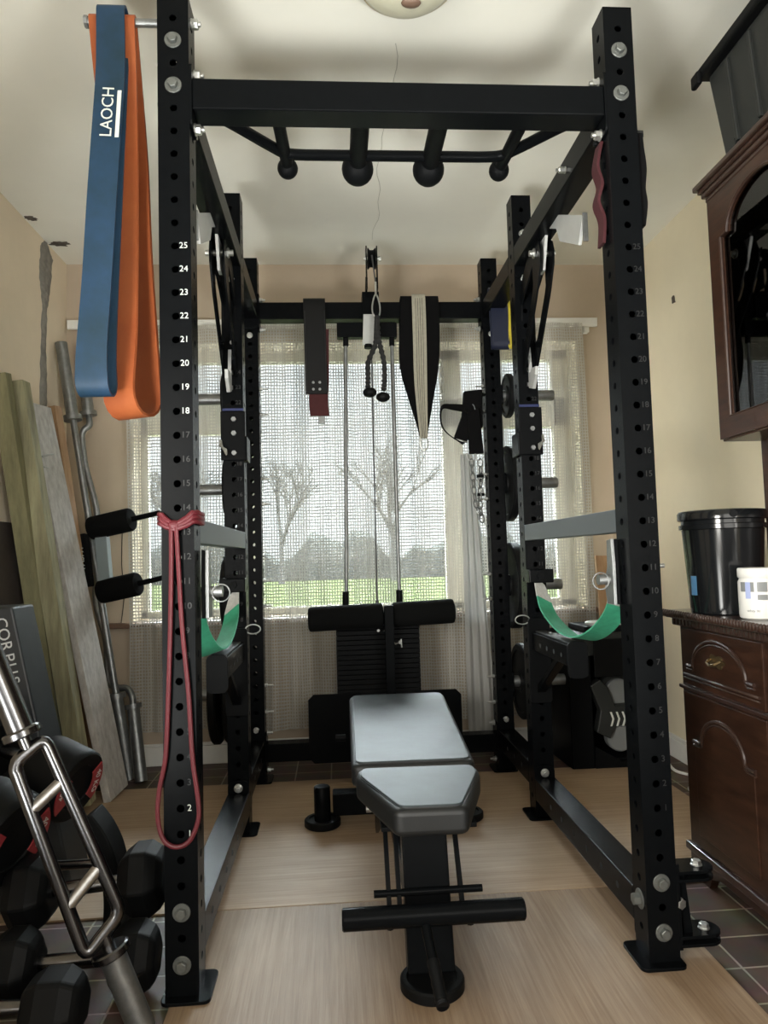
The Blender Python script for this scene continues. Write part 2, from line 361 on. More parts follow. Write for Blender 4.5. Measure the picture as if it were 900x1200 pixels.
b = MB(); b.box(XL, XR, YF-.15, YF, 0, H)
struct(b.build('wall_front', mat('dark_wall_paint', (.16, .13, .10), .85, var=.05)))
# reveal linings
b = MB(); b.box(WX0, WX0+.006, YB-.001, WY-.02, WZ0, WZ1); b.box(WX1-.006, WX1, YB-.001, WY-.02, WZ0, WZ1); b.box(WX0, WX1, YB-.001, WY-.02, WZ1-.006, WZ1)
struct(b.build('trim_1', REVEAL))
def skirting(name, b): return struct(b.build(name, WHITE, bevel=.004))
b = MB(); b.box(XL, XR, YB-.018, YB, 0, .085); b.box(XL, XR, YB-.012, YB, .085, .10); skirting('baseboard_back', b)
b = MB(); b.box(XL, XL+.018, YF, YB-.018, 0, .085); b.box(XL, XL+.012, YF, YB-.018, .085, .10); skirting('baseboard_left', b)
b = MB(); b.box(XR-.018, XR, YF, YB-.018, 0, .085); b.box(XR-.012, XR, YF, YB-.018, .085, .10); skirting('baseboard_right', b)
# window
b = MB(); fr = .035
b.box(WX0, WX1, WY-.03, WY+.03, WZ0, WZ0+fr); b.box(WX0, WX1, WY-.03, WY+.03, WZ1-fr-.02, WZ1)
b.box(WX0, WX0+fr, WY-.03, WY+.03, WZ0, WZ1); b.box(WX1-.09, WX1, WY-.03, WY+.03, WZ0, WZ1)
b.box(-.64, -.55, WY-.03, WY+.03, WZ0, WZ1); b.box(.385, .49, WY-.03, WY+.03, WZ0, WZ1)
b.box(WX0, -.55, WY-.03, WY+.03, 1.59, 1.75); b.box(.385, WX1, WY-.03, WY+.03, 1.60, 1.76)
wf = struct(b.build('window_1', UPVC, bevel=.004))
g = MB().box(WX0+fr, WX1-.09, WY-.004, WY+.004, WZ0+fr, WZ1-fr).build('glass_pane', GLASS, wf)
struct(MB().box(-1.27, 1.17, YB-.06, WY-.03, .645, .668).build('trim_2', SILL, bevel=.005))
# floor boards laid over the tiles
struct(MB().box(-.56, .66, -1.45, .383, 0.0005, .006).build('trim_3', PLYF, loc=(0, 0, 0), bevel=.001))
struct(MB().box(-1.34, 1.13, .387, 1.475, 0.0005, .006).build('trim_4', PLYR, loc=(0, 0, 0), bevel=.001))
# damage on the left wall and ceiling
def jagged(pts, jit, n=6):
    out = []
    for i in range(len(pts)):
        a, c = V(pts[i]), V(pts[(i+1) % len(pts)])
        for k in range(n):
            p = a.lerp(c, k/n); out.append((p.x+random.uniform(-jit, jit), p.y+random.uniform(-jit, jit)))
    return out
def strip_patch(name, m, label, prof, x):
    b = MB(); L_, R_ = [], []
    for k in range(len(prof)-1):
        for j in range(8):
            t = j/8; z = prof[k][0]*(1-t)+prof[k+1][0]*t
            L_.append((prof[k][1]*(1-t)+prof[k+1][1]*t+random.uniform(-.006, .006), z)); R_.append((prof[k][2]*(1-t)+prof[k+1][2]*t+random.uniform(-.006, .006), z))
    vs = []; fs = []
    for (a, z), (c, _) in zip(L_, R_):
        mid = (a+c)/2; vs += [(x, a, z), (x+.004+random.uniform(0, .003), mid-.2*(c-a), z), (x+.004+random.uniform(0, .003), mid+.2*(c-a), z), (x, c, z)]
    for i in range(len(L_)-1):
        for k in range(3): fs.append((i*4+k, i*4+k+1, i*4+k+5, i*4+k+4))
    b.add(vs, fs); o = b.build(name, m); return tag(o, label, 'plaster damage')
strip_patch('cement_patch', CEMENT, 'long ragged grey cement filler strip running down the left wall', [(2.395, 1.56, 1.60), (2.35, 1.52, 1.66), (2.22, 1.51, 1.64), (2.10, 1.54, 1.60), (1.9, 1.525, 1.585), (1.7, 1.52, 1.60), (1.5, 1.53, 1.585), (1.1, 1.535, 1.59)], XL+.0005)
def ceil_patch(cx, cy, rx, ry, label):
    b = MB(); n = 22; vs = [(cx, cy, H-.004)]
    for i in range(n):
        a = 2*pi*i/n; q = random.uniform(.6, 1.15); vs.append((cx+cos(a)*rx*q, cy+sin(a)*ry*q, H-.0006))
    b.add(vs, [(0, i+1, (i+1) % n+1) for i in range(n)]); tag(b.build('plaster_chip', CRUMBLE), label, 'plaster damage')
ceil_patch(-1.395, 1.60, .055, .028, 'dark crumbled hole in the ceiling at the top of the cement strip')
ceil_patch(-1.425, 1.36, .028, .026, 'small dark plaster chip at the wall and ceiling corner above the timbers')
b = MB(); pts = [(.02+.006*sin(k*1.3)+.012*sin(k*.4), .30+k*.05, H-.0012) for k in range(26)]
tag(b.tube(pts, .0011, 4).build('ceiling_crack', mat('crack_grey', (.50, .49, .43), .9)), 'thin hairline crack across the ceiling beyond the round lamp', 'crack')
b = MB(); b.prism(jagged([(-.012, -.016), (.010, -.014), (.014, .012), (-.006, .018)], .002, 3), .006, (XR-.002, 1.363, 2.046), (0, 1, 0), (0, 0, 1))
tag(b.build('plaster_chip', CRUMBLE), 'small brown gouge in the cream right wall', 'plaster damage')
# curtain rail
t = thing('curtain_rail', 'white flat curtain rail fixed above the window', 'curtain rail', (-.13, YB, 2.02))
b = MB(); b.box(-1.43, 1.15, YB-.05, YB-.035, 2.065, 2.108); b.box(-1.43, 1.15, YB-.05, YB-.001, 2.100, 2.108); b.build('rail', WHITE, t, bevel=.002)
for x in (-1.36, -.55, .35, 1.10): MB().box(x-.012, x+.012, YB-.036, YB-.001, 2.04, 2.10).build('bracket', WHITE, t)
# net curtain
def curtain(name, x0, x1, y, z0, z1, m, amp, lab, cat, n=700, kind=None):
    xs = [x0+(x1-x0)*i/n for i in range(n+1)]; rows = 14; vs = []; uv = []; u = 0; py = None
    for i, x in enumerate(xs):
        ph = x*1.0
        yy = amp*(sin(ph*58+1.7*sin(ph*9))*.6+.45*sin(ph*23+2)+.25*sin(ph*131))
        if i: u += sqrt((x-xs[i-1])**2+(yy-py)**2)
        py = yy
        for r in range(rows+1):
            t_ = r/rows; z = z0+(z1-z0)*t_; k = .45+.75*(1-t_)
            vs.append((x+.004*sin(t_*5+ph*11), y+yy*k+.006*sin(t_*7+ph*5), z+(.012*sin(ph*4.1)+.008*sin(ph*13) if r == 0 else 0))); uv.append((u, z))
    R1 = rows+1; fs = [(i*R1+r, (i+1)*R1+r, (i+1)*R1+r+1, i*R1+r+1) for i in range(n) for r in range(rows)]
    me = bpy.data.meshes.new(name); me.from_pydata(vs, [], fs); l = me.uv_layers.new(name='UVMap')
    for p in me.polygons:
        p.use_smooth = True
        for li in p.loop_indices: l.data[li].uv = uv[me.loops[li].vertex_index]
    me.materials.append(m); o = bpy.data.objects.new(name, me); COL.objects.link(o); tag(o, lab, cat); return o
curtain('net_curtain', -1.145, 1.065, 1.752, .165, 2.072, NET, .012, 'long open-weave white net curtain hanging across the window', 'curtain')

def voile():
    m = bpy.data.materials.new('pale_voile'); m.use_nodes = True; nt = m.node_tree; nt.nodes.clear()
    out = nt.nodes.new('ShaderNodeOutputMaterial'); d = nt.nodes.new('ShaderNodeBsdfDiffuse'); d.inputs[0].default_value = (.75, .75, .72, 1)
    t_ = nt.nodes.new('ShaderNodeBsdfTranslucent'); t_.inputs[0].default_value = (.22, .22, .21, 1); x = nt.nodes.new('ShaderNodeMixShader'); x.inputs[0].default_value = .5
    nt.links.new(d.outputs[0], x.inputs[1]); nt.links.new(t_.outputs[0], x.inputs[2]); nt.links.new(x.outputs[0], out.inputs[0]); return m
q = MB(); vs = []; N_ = 24
for i in range(N_+1):
    u = i/N_
    for r in range(13):
        v = r/12; wv = .045+.055*v; vs.append((.485-.035*(1-v)+(u-.5)*wv*1.4, 1.705+.010*sin(u*19+v*3), 1.42-1.30*v))
q.add(vs, [(i*13+r, (i+1)*13+r, (i+1)*13+r+1, i*13+r+1) for i in range(N_) for r in range(12)], True)
tag(q.build('voile_strip', voile()), 'narrow pale voile cloth hanging in front of the net curtain by the right rear upright', 'curtain')

# ================================================================== OUTDOORS
struct(MB().add([(-45, 2.3, -.35), (50, 2.3, -.35), (50, 70, -.35), (-45, 70, -.35)], [(0, 1, 2, 3)]).build('ground', LAWN, loc=(0, 0, -.35)))
b = MB(); n = 60; prof = [(-.9, -.35), (-1, .6), (-.7, 1.5), (0, 1.8), (.7, 1.5), (1, .6), (.9, -.35)]; vs = []
for i in range(n+1):
    x = -26+i*54/n; hh = 1+.35*sin(i*.7)+.25*sin(i*1.9)+random.uniform(-.12, .12)
    for a, z in prof: vs.append((x+random.uniform(-.2, .2), 41+a+random.uniform(-.2, .2), -.35+(z+.35)*hh))
m7 = len(prof); b.add(vs, [(i*m7+k, (i+1)*m7+k, (i+1)*m7+k+1, i*m7+k+1) for i in range(n) for k in range(m7-1)], True)
tag(b.build('hedge', HEDGE), 'long low winter hedge at the far side of the lawn', 'hedge')
def tree(x, y, h, lab):
    b = MB()
    def grow(p, d, L_, r, lev):
        q = p+d*L_; b.cyl(p, q, r, r*.65, n=5, cap=False)
        if lev == 0: return
        for k in range(3 if lev > 2 else 3):
            dd = (d+V((random.uniform(-.75, .75), random.uniform(-.75, .75), random.uniform(-.1, .5)))).normalized()
            grow(p.lerp(q, random.uniform(.6, 1)), dd, L_*random.uniform(.62, .8), r*.6, lev-1)
    grow(V((x, y, -.35)), V((0, 0, 1)), h*.30, h*.022, 5)
    tag(b.build('bare_tree', BARK), lab, 'tree', 'bare trees beyond the lawn')
for x, y, h, lab in ((-9, 38, 9, 'bare winter tree beyond the lawn at the left of the window'), (-3.0, 36, 8, 'bare winter tree beyond the lawn seen left of the cable rods'),
                     (3.0, 37, 10, 'bare winter tree beyond the lawn seen right of the cable rods'), (8.5, 36, 8, 'bare winter tree beyond the lawn near the right of the window'), (14, 38, 11, 'bare winter tree beyond the lawn at the far right of the window')):
    tree(x, y, h, lab)

# ================================================================== POWER RACK
W0, S, YM, YR, HR, ZH, P = .5006, .0723, .910, 1.470, 2.2783, .0773, .055
rack = thing('power_rack', 'tall black steel power rack with six drilled uprights filling the room', 'power rack', (0, .75, .006))
NH = 40
def upright(x0, y0):
    b = MB(); zb, zt = .006, HR; r = .0086; n = 10
    for x_in in (0, .0035):
        h = S/2-x_in; cx, cy = x0+S/2, y0+S/2
        for ax in range(4):
            d = [V((0, -1, 0)), V((1, 0, 0)), V((0, 1, 0)), V((-1, 0, 0))][ax]; e = V((0, 0, 1)).cross(d)
            c0 = V((cx, cy, 0))+d*h
            def pt(a, z): return c0+e*a+V((0, 0, z))
            zc = [ZH+P*k for k in range(NH)]; lo = zb; vs = []; fs = []
            def quad(a0, a1, z0, z1):
                q = len(vs); vs.extend([pt(a0, z0), pt(a1, z0), pt(a1, z1), pt(a0, z1)]); fs.append((q, q+1, q+2, q+3))
            g = .0125
            for z in zc:
                quad(-h, h, lo, z-g); quad(-h, -g, z-g, z+g); quad(g, h, z-g, z+g); lo = z+g
                q = len(vs); N = 16
                for i in range(N):
                    a = 2*pi*i/N+pi/4; ca, sa = cos(a), sin(a); k = g/max(abs(ca), abs(sa)); vs.append(pt(ca*k, z+sa*k)); vs.append(pt(ca*r, z+sa*r))
                for i in range(N):
                    j = (i+1) % N; fs.append((q+2*i, q+2*j, q+2*j+1, q+2*i+1))
                if x_in == 0:
                    q2 = len(vs)
                    for i in range(N):
                        a = 2*pi*i/N+pi/4; vs.append(pt(cos(a)*r, z+sin(a)*r)); vs.append(pt(cos(a)*r, z+sin(a)*r)-d*.0035)
                    for i in range(N):
                        j = (i+1) % N; fs.append((q2+2*i, q2+2*j, q2+2*j+1, q2+2*i+1))
            quad(-h, h, lo, zt); b.add(vs, fs)
    b.box(x0, x0+S, y0, y0+S, zt-.003, zt)
    u = b.build('upright', BLACK, rack)
    return u
def foot(x0, y0, u):
    sx = 1 if x0 > 0 else -1
    cx = x0+S/2-sx*.010; pl = rrect(S+.034, S+.050, .016, 5, cx, y0+S/2)
    b = MB().prism([(a, c) for a, c in pl], .007, (0, 0, .0095), (1, 0, 0), (0, 1, 0)); b.build('foot_plate', BLACK, u, bevel=.001)
ups = []
for y0 in (0, YM, YR):
    for x0 in (-W0-S, W0):
        u = upright(x0, y0); foot(x0, y0, u); ups.append(u)
# laser-cut hole numbers; pale ones have light shining through painted in
for ui, (x0, y0, lo, hi) in enumerate(((-W0-S, 0, 1, 25), (W0, 0, 1, 25), (-W0-S, YM, 8, 24), (W0, YM, 8, 24))):
    for k in range(lo, hi+1):
        q = MB().text(str(k), .020, T((x0+S*.77, y0-.0004, .353+P*(k-1)), (1, 0, 0), (0, 0, 1)), .0003)
        q.build('number_mark', INKBACKLIT if ui == 0 and (k >= 18 or k <= 2) else DIMCUT, ups[ui])
def beam(b, p0, p1, h=S, d=S): return b.bar(p0, p1, d, h, hint=(0, 0, 1))
def crossbeam(name, z0, z1, y0, y1):
    b = MB().box(-W0+.006, W0-.006, y0, y1, z0, z1); o = b.build(name, BLACK, rack, bevel=.003)
    for s_ in (-1, 1):
        q = MB(); poly = rrect(S+.004, (z1-z0)+.085, .02, 4, (y0+y1)/2, (z0+z1)/2); q.prism(poly, .006, (s_*(W0-.003), 0, 0), (0, 1, 0), (0, 0, 1)); q.build('end_flange', BLACK, o, bevel=.001)
    return o
crossbeam('crossbeam', 2.003, 2.077, .002, .072)
crossbeam('crossbeam', 2.003, 2.079, YR+.001, YR+.071)
crossbeam('crossbeam', .088, .164, YR+.001, YR+.071)
def sidebeam(s_, y0, y1, z0, z1, holes=False, wid=S, m=BLACK, xo=0):
    cx = s_*(W0+S/2)+xo; b = MB()
    if holes:
        b.box(cx-wid/2, cx+wid/2, y0+.006, y1-.006, z0, z1)
    else: b.box(cx-wid/2, cx+wid/2, y0+.006, y1-.006, z0, z1)
    o = b.build('side_beam', m, rack, bevel=.003)
    for yy in (y0+.003, y1-.003):
        q = MB(); q.prism(rrect(S, (z1-z0)+.085, .02, 4, cx, (z0+z1)/2), .006, (0, yy, 0), (1, 0, 0), (0, 0, 1)); q.build('end_flange', BLACK, o, bevel=.001)
    if holes:
        q = MB(); n_ = int((y1-y0-.1)/.11)
        for k in range(n_):
            yy = y0+.10+k*.11
            q = MB().cyl((cx-s_*(wid/2-.0005), yy, (z0+z1)/2), (cx-s_*(wid/2+.0006), yy, (z0+z1)/2), .0085, n=14); q.build('bolt_hole', DARKIN, o)
    return o
for s_ in (-1, 1):
    sidebeam(s_, S, YM, 2.003, 2.077); sidebeam(s_, YM+S, YR, 2.003, 2.077)
    sidebeam(s_, S, YM, .070, .148, True); sidebeam(s_, YM+S, YR, .105, .185, True)
    # slim brace between front and middle uprights at mid height
    b = MB().box(s_*W0-.001, s_*(W0)+.001, 0, 0, 0, 0) if False else MB()
    x0, x1 = (W0, W0+.045) if s_ > 0 else (-W0-.045, -W0)
    b.box(x0, x1, S, YM, .988, 1.045); b.build('side_brace', mat('black_steel_window_sheen', (.055, .065, .072), .42, bump=.2, bscale=500), rack, bevel=.002)  # black brace; the window's blue-grey reflection is put into the base colour
# bolts
def bolt(p, d, washer=.0195, head=.0115, length=.013, sub=rack, stud=0):
    p, d = V(p), V(d).normalized(); b = MB()
    b.lathe(p, d, [(washer, 0), (washer, .002), (washer-.001, .003)], 22)
    A, B, _ = basis(d); a0 = random.uniform(0, 1)
    vs = []
    for h in (.003, .003+length*.75, .003+length*.85):
        rr = head*(1 if h < .003+length*.8 else .86); vs += [p+d*h+A*(cos(a0+pi*i/3)*rr)+B*(sin(a0+pi*i/3)*rr) for i in range(6)]
    b.add(vs, [(k*6+i, k*6+(i+1) % 6, (k+1)*6+(i+1) % 6, (k+1)*6+i) for k in range(2) for i in range(6)]+[tuple(range(12, 18))])
    if stud: b.cyl(p+d*.012, p+d*(.014+stud), head*.5, n=10)
    return b.build('bolt', WASHER if washer > .018 else STEEL, sub)
for sx in (-1, 1):
    xc = sx*(W0+S/2)
    for k in (0, 2, 36, 38): bolt((xc, 0, ZH+P*k), (0, -1, 0))
    for z in (.165, .095): bolt((xc, YM-.008 if z > .15 else YM-.010, z+.0), (0, -1, 0), .015, .012, .012, stud=.008)
    bolt((xc, YM-.001, 2.13), (0, -1, 0), .013, .012, .012, stud=.01)
    bolt((xc-sx*.0, YM-.001, 1.96), (0, -1, 0), .013, .012, .012, stud=.01)
    bolt((xc, YR-.001, 1.93), (0, -1, 0), .013, .011, .012, stud=.006); bolt((xc, YR-.001, .225), (0, -1, 0), .013, .011, .012)
    # nuts on the inner faces of the front and rear uprights beside the crossbeams
    for z in (2.105, 1.972): bolt((sx*(W0-.006), S/2, z), (-sx, 0, 0), .014, .012, .014, stud=.008)
    for z in (2.100, 1.965, .205, .05): bolt((sx*(W0-.006), YR+S/2, z), (-sx, 0, 0), .012, .010, .012, stud=.01)
    for z in (1.70, 1.585, 1.30, 1.19, .856, .746, .406, .294): bolt((sx*W0, YR+S/2, z), (-sx, 0, 0), .008, .009, .010, stud=.022)
bolt((-W0, S/2, 2.235), (1, 0, 0), .013, .012, .016, stud=.008)
bolt((-W0-S, S/2, 2.13), (-1, 0, 0), .010, .009, .006); bolt((-W0-S, S/2, 2.03), (-1, 0, 0), .010, .009, .006)
bolt((W0, S/2, ZH+P*1.1), (-1, 0, 0), .022, .014, .018)
bolt((W0, .314, 2.04), (-1, 0, 0), .010, .009, .02, stud=.014)
# multi-grip pull-up bar hung behind the front crossbeam
pb = MB(); pts = catmull([(-.49, .075, 2.045), (-.44, .11, 2.048), (-.34, .22, 2.05), (-.295, .262, 2.05), (-.24, .27, 2.05)], 5)+[V((.24, .27, 2.05))]+catmull([(.24, .27, 2.05), (.30, .262, 2.05), (.345, .22, 2.05), (.44, .11, 2.048), (.49, .075, 2.045)], 5)[1:]
pb.tube(pts, .0145, 12); pull = pb.build('pull_up_bar', BLACK, rack)
for x, r, rb, tilt in ((-.294, .0165, .029, .004), (-.096, .0245, .0455, 0), (.107, .0245, .0455, 0), (.312, .0165, .029, -.004)):
    g_ = MB().cyl((x-tilt*3, .072, 2.052), (x, .325, 2.05), r, n=20).build('grip_handle', BLACKM, pull)
    MB().sphere((x, .335, 2.048), rb, 24).build('grip_ball', BLACKM, pull)

# ---------------------------------------------------------------- spotter arms, straps, monolift arms
for s_ in (-1, 1):
    side = 'right' if s_ > 0 else 'left'
    t = thing('spotter_arm', 'black spotter arm with rounded end plate bolted to the %s middle upright' % side, 'spotter arm', (s_*(W0+S/2), .70, .58))
    cx = s_*(W0+S/2)
    MB().box(cx-.028, cx+.028, .51, YM, .598, .662).build('arm_tube', BLACK, t, bevel=.003)
    MB().box(cx-.020, cx+.020, .53, YM-.03, .662, .668).build('wear_strip', PLASTICM, t, bevel=.002)
    q = MB(); q.prism(rrect(.062, .112, .018, 5, cx, .618), .012, (0, .503, 0), (1, 0, 0), (0, 0, 1)); q.build('end_plate', BLACKM, t, bevel=.001)
    q = MB().bar((cx, .66, .60), (cx, YM-.002, .455), .03, .022, (0, 0, 1)); q.build('gusset_bar', BLACK, t, bevel=.002)
    q = MB(); q.prism(rrect(S+.006, .30, .012, 3, cx, .56), .010, (0, YM-.005, 0), (1, 0, 0), (0, 0, 1)); q.build('mount_plate', BLACKM, t, bevel=.001)
    for k in range(4): MB().cyl((cx-s_*.0276, .57+k*.075, .625), (cx-s_*.0287, .57+k*.075, .625), .0075, n=12).build('bolt_hole', DARKIN, t)
    q = MB(); cxr = s_*(W0-.022); q.tube([(cxr+.026*cos(a), YM-.004, .705+.016*sin(a)) for a in [2*pi*i/20 for i in range(20)]], .0022, 6, True); q.build('pin_ring', STEEL, t)
    # strap safety
    t = thing('safety_strap', 'sagging green webbing safety strap slung between the %s front and middle uprights' % side, 'safety strap', (s_*(W0+S/2), .5, .70))
    # front bracket with pull pin
    xi = s_*W0; q = MB()
    poly = [(.03, .80), (.075, .80), (.085, .84), (.080, .865), (.066, .89), (.063, .955), (.035, .958), (.03, .90)]
    q.prism([(a+.02, c+.015) for a, c in poly], .008, (xi-s_*.018, 0, 0), (0, 1, 0), (0, 0, 1)); q.build('side_plate', GREYSTEEL, t, bevel=.001)
    q = MB(); q.prism([(a+.02, c+.015) for a, c in poly], .006, (xi-s_*.008, 0, 0), (0, 1, 0), (0, 0, 1)); q.build('side_plate', BLACKM, t, bevel=.001)
    q = MB(); q.cyl((xi-s_*.004, .075, .875), (xi-s_*.05, .075, .875), .013, n=16); q.build('pull_pin', GREYSTEEL, t)
    q = MB(); q.tube([(xi-s_*.048+.020*cos(a)*1.0, .062, .872+.020*sin(a)) for a in [2*pi*i/24 for i in range(24)]], .0017, 7, True); q.build('pin_ring', GREYSTEEL, t)
    # middle bracket
    q = MB(); q.box(s_*W0-.004 if s_ > 0 else -W0-S-.012, W0+S+.012 if s_ > 0 else -W0+.004, YM-.055, YM-.002, .837, .885); q.build('rear_bracket', BLACK, t, bevel=.004)
    q = MB(); q.cyl((cx, YM-.056, .862), (cx, YM-.062, .862), .012, n=14); q.build('bracket_bolt', BLACKM, t)
    path = catmull([(cx, YM-.035, .845), (cx+s_*.004, YM-.06, .795), (cx+s_*.002, .78, .738), (cx, .62, .694), (cx, .47, .686), (cx, .33, .715), (cx, .20, .780), (cx-s_*.012, .115, .86)], 7)
    wd = []
    for k, p in enumerate(path):
        u = k/(len(path)-1); ang = (.75*(1-u)**2.2 if s_ > 0 else .95*(1-u)**1.6)+.35*u**3; hw = .026*(1+.25*sin(pi*u))
        wd.append((cos(ang)*hw, 0.3*sin(ang)*hw, sin(ang)*hw*s_*-1))
    k0 = 9
    MB().ribbon(path[:k0+1], [V(a_)*1.02 for a_ in wd[:k0+1]], .005).build('grey_webbing_end', GREYWEB, t)
    MB().ribbon(path[k0:-5], wd[k0:-5], .005).build('strap', GREEN, t)
    MB().ribbon(path[-6:], [V(a_)*1.02 for a_ in wd[-6:]], .005).build('grey_webbing_end', GREYWEB, t)
    # monolift
    t = thing('monolift_arm', 'hinged monolift arm with pale steel hooks hung on the %s middle upright' % side, 'monolift arm', (s_*(W0+.06), .8, 1.54))
    x = s_*.545
    hook = [(.664, 2.088), (.298, 2.086), (.30, 2.0), (.345, 1.955), (.50, 1.955), (.535, 2.055), (.64, 2.052), (.66, 2.03), (.72, 1.93), (.77, 1.94), (.72, 2.03)]
    hook = [(.700, 2.100), (.300, 1.900), (.345, 1.832), (.506, 1.917), (.535, 1.972), (.640, 2.022), (.655, 1.985), (.690, 1.90), (.73, 1.90), (.725, 2.0)]
    q = MB(); q.prism(hook, .010, (x, 0, 0), (0, 1, 0), (0, 0, 1)); q.build('upper_hook', SATIN, t, bevel=.001)
    q = MB(); q.box(x-.007, x+.007, .293, .30, 1.822, 1.905); q.build('hook_end_cap', GREYSTEEL, t, bevel=.001)
    br = [(.640, 1.955), (.70, 2.025), (.76, 2.03), (YM-.002, 1.93), (YM-.002, 1.60), (.88, 1.60), (.66, 1.86)]
    br = [(.640, 1.93), (.665, 2.0), (.72, 2.02), (.78, 2.0), (.98, 1.88), (1.0, 1.72), (.965, 1.60), (.90, 1.60), (.70, 1.83)]
    hole = [(.74, 1.94), (.90, 1.86), (.92, 1.74), (.88, 1.70), (.74, 1.86)]
    for dx in (-.022, .022):
        q = MB(); n_ = len(br); vs = []
        def ringpts(pl, xx): return [V((xx, a, c)) for a, c in pl]
        # plate with a window: outline strips between outer edge and hole sampled by angle
        c0 = V((.83, 1.82)); K = 40
        def ray(pl, ang):
            d = V((cos(ang), sin(ang))); best = 9
            for i in range(len(pl)):
                a_, b_ = V(pl[i])-c0, V(pl[(i+1) % len(pl)])-c0; e = b_-a_; den = d.x*(-e.y)+d.y*e.x
                if abs(den) < 1e-9: continue
                t1 = (a_.x*(-e.y)+a_.y*e.x)/den; t2 = (d.x*a_.y-d.y*a_.x)/den
                if t1 > 0 and -1e-6 <= t2 <= 1+1e-6: best = min(best, t1)
            return c0+d*best
        vs = []
        for k in range(K):
            an = 2*pi*k/K; po, pi_ = ray(br, an), ray(hole, an)
            for xx in (x+dx-.003, x+dx+.003): vs += [(xx, po.x, po.y), (xx, pi_.x, pi_.y)]
        fs = []
        for k in range(K):
            a_, b_ = 4*k, 4*((k+1) % K); fs += [(a_, b_, b_+1, a_+1), (a_+2, a_+3, b_+3, b_+2), (a_, a_+2, b_+2, b_), (a_+1, b_+1, b_+3, a_+3)]
        q.add(vs, fs); q.build('side_plate', BLACK, t)
    q = MB(); q.prism([(.98, 1.74), (1.0, 1.69), (.985, 1.60), (.97, 1.555), (.90, 1.535), (.86, 1.575), (.855, 1.605), (.90, 1.61), (.93, 1.60), (.945, 1.70), (.95, 1.74)], .012, (x, -.035, 0), (0, 1, 0), (0, 0, 1)); q.build('lower_hook', SATIN, t, bevel=.001)
    q = MB(); q.cyl((x-.045, .705, 1.965), (x+.045, .705, 1.965), .010, n=12); q.cyl((x-.032, .705, 1.965), (x-.026, .705, 1.965), .017, n=6); q.cyl((x+.026, .705, 1.965), (x+.032, .705, 1.965), .017, n=6); q.build('pivot_bolt', STEEL, t)
    q = MB(); q.cyl((x-.036, .955, 1.70), (x+.036, .955, 1.70), .009, n=12); q.cyl((x-.032, .955, 1.70), (x-.026, .955, 1.70), .015, n=6); q.build('pivot_bolt', STEEL, t)
# clamp collars with catches on the middle uprights
for s_ in (-1, 1):
    side = 'right' if s_ > 0 else 'left'; cx = s_*(W0+S/2)
    t = thing('dip_bar_clamp', 'black sliding bracket with steel catch gripping the %s middle upright below the monolift' % side, 'rack attachment', (cx, YM, 1.29))
    q = MB(); q.box(cx-.043, cx+.043, YM-.012, YM-.002, 1.30, 1.475); q.build('front_plate', BLACKM, t, bevel=.003)
    q = MB(); q.box(cx-s_*.043-.006, cx-s_*.043+.006, YM-.012, YM+S+.01, 1.30, 1.385); q.build('side_cheek', BLACK, t, bevel=.003)
    q = MB()
    for z in (1.445, 1.395, 1.325): q.cyl((cx+.004, YM-.012, z), (cx+.004, YM-.022, z), .009, n=6)
    q.build('bolt', GREYSTEEL, t)
    q = MB(); q.tube([(cx+s_*.042, YM-.01, 1.37), (cx+s_*.035, YM-.035, 1.345), (cx+s_*.018, YM-.04, 1.315), (cx+s_*.022, YM-.03, 1.335), (cx+s_*.045, YM-.015, 1.35), (cx+s_*.042, YM-.01, 1.37)], .004, 8); q.build('spring_catch', STEEL, t)
    MB().box(cx-S/2-.001, cx+S/2+.001, YM-.0015, YM-.0003, 1.478, 1.487).build('blue_tape', BLUETAPE, t)

# ================================================================== CABLE TOWER
ct = thing('lat_pulldown_tower', 'black plate-stack cable tower with padded knee roller at the rear of the rack', 'cable machine', (-.01, 1.40, .006))
yc = 1.445
for x, xt in ((-.146, -.117), (.086, .086)):
    q = MB().cyl((x, yc, .60), (xt, yc, 1.93), .0085, n=12); q.build('guide_rod', GREYSTEEL, ct)
    q = MB().cyl((x, yc, .735), (x+.001, yc, .80), .014, n=14); q.build('rod_collar', BLACKM, ct)
    q = MB().cyl((xt, yc, 1.87), (xt, yc, 1.905), .012, n=14); q.build('rod_collar', BLACKM, ct)
MB().box(-.155, .108, yc-.02, yc+.02, 1.905, 1.972).build('top_bracket', BLACK, ct, bevel=.003)
q = MB()
for k in range(15):
    z = .352+k*.0205; q.box(-.190, .162, yc-.055, yc+.055, z, z+.0182)
q.build('weight_stack', BLACKM, ct, bevel=.0015)
q = MB().cyl((-.012, yc-.02, .66), (-.006, yc-.02, 1.89), .0032, n=8); q.cyl((-.012, yc-.02, .72), (-.012, yc-.02, .76), .008, n=10); q.build('lift_cable', CABLE, ct)
q = MB().box(.008, .046, 1.27, 1.32, .10, .745); q.build('front_post', BLACK, ct, bevel=.003)
MB().box(.008, .046, 1.30, 1.47, .095, .150).build('base_tube', BLACK, ct, bevel=.003)
MB().box(-.06, .06, yc-.05, yc+.02, .165, .35).build('stack_seat', BLACKM, ct, bevel=.003)
for x0, x1, dz in ((-.303, .008, -.004), (.044, .306, .004)):
    c = (x0+x1)/2; q = MB(); q.lathe((x0, 1.345, .702+dz-.004), (x1-x0, 0, .008), [(.038, 0), (.048, .004), (.051, .012), (.051, (x1-x0)-.012), (.048, (x1-x0)-.004), (.038, x1-x0)], 32); q.build('knee_roller', FOAM, ct)
q = MB().cyl((-.30, 1.345, .702), (.30, 1.345, .702), .012); q.build('roller_axle', BLACK, ct)
def octo(x0, x1, z0, z1, c): return [(x0+c, z0), (x1-c, z0), (x1, z0+c), (x1, z1-c), (x1-c, z1), (x0+c, z1), (x0, z1-c), (x0, z0+c)]
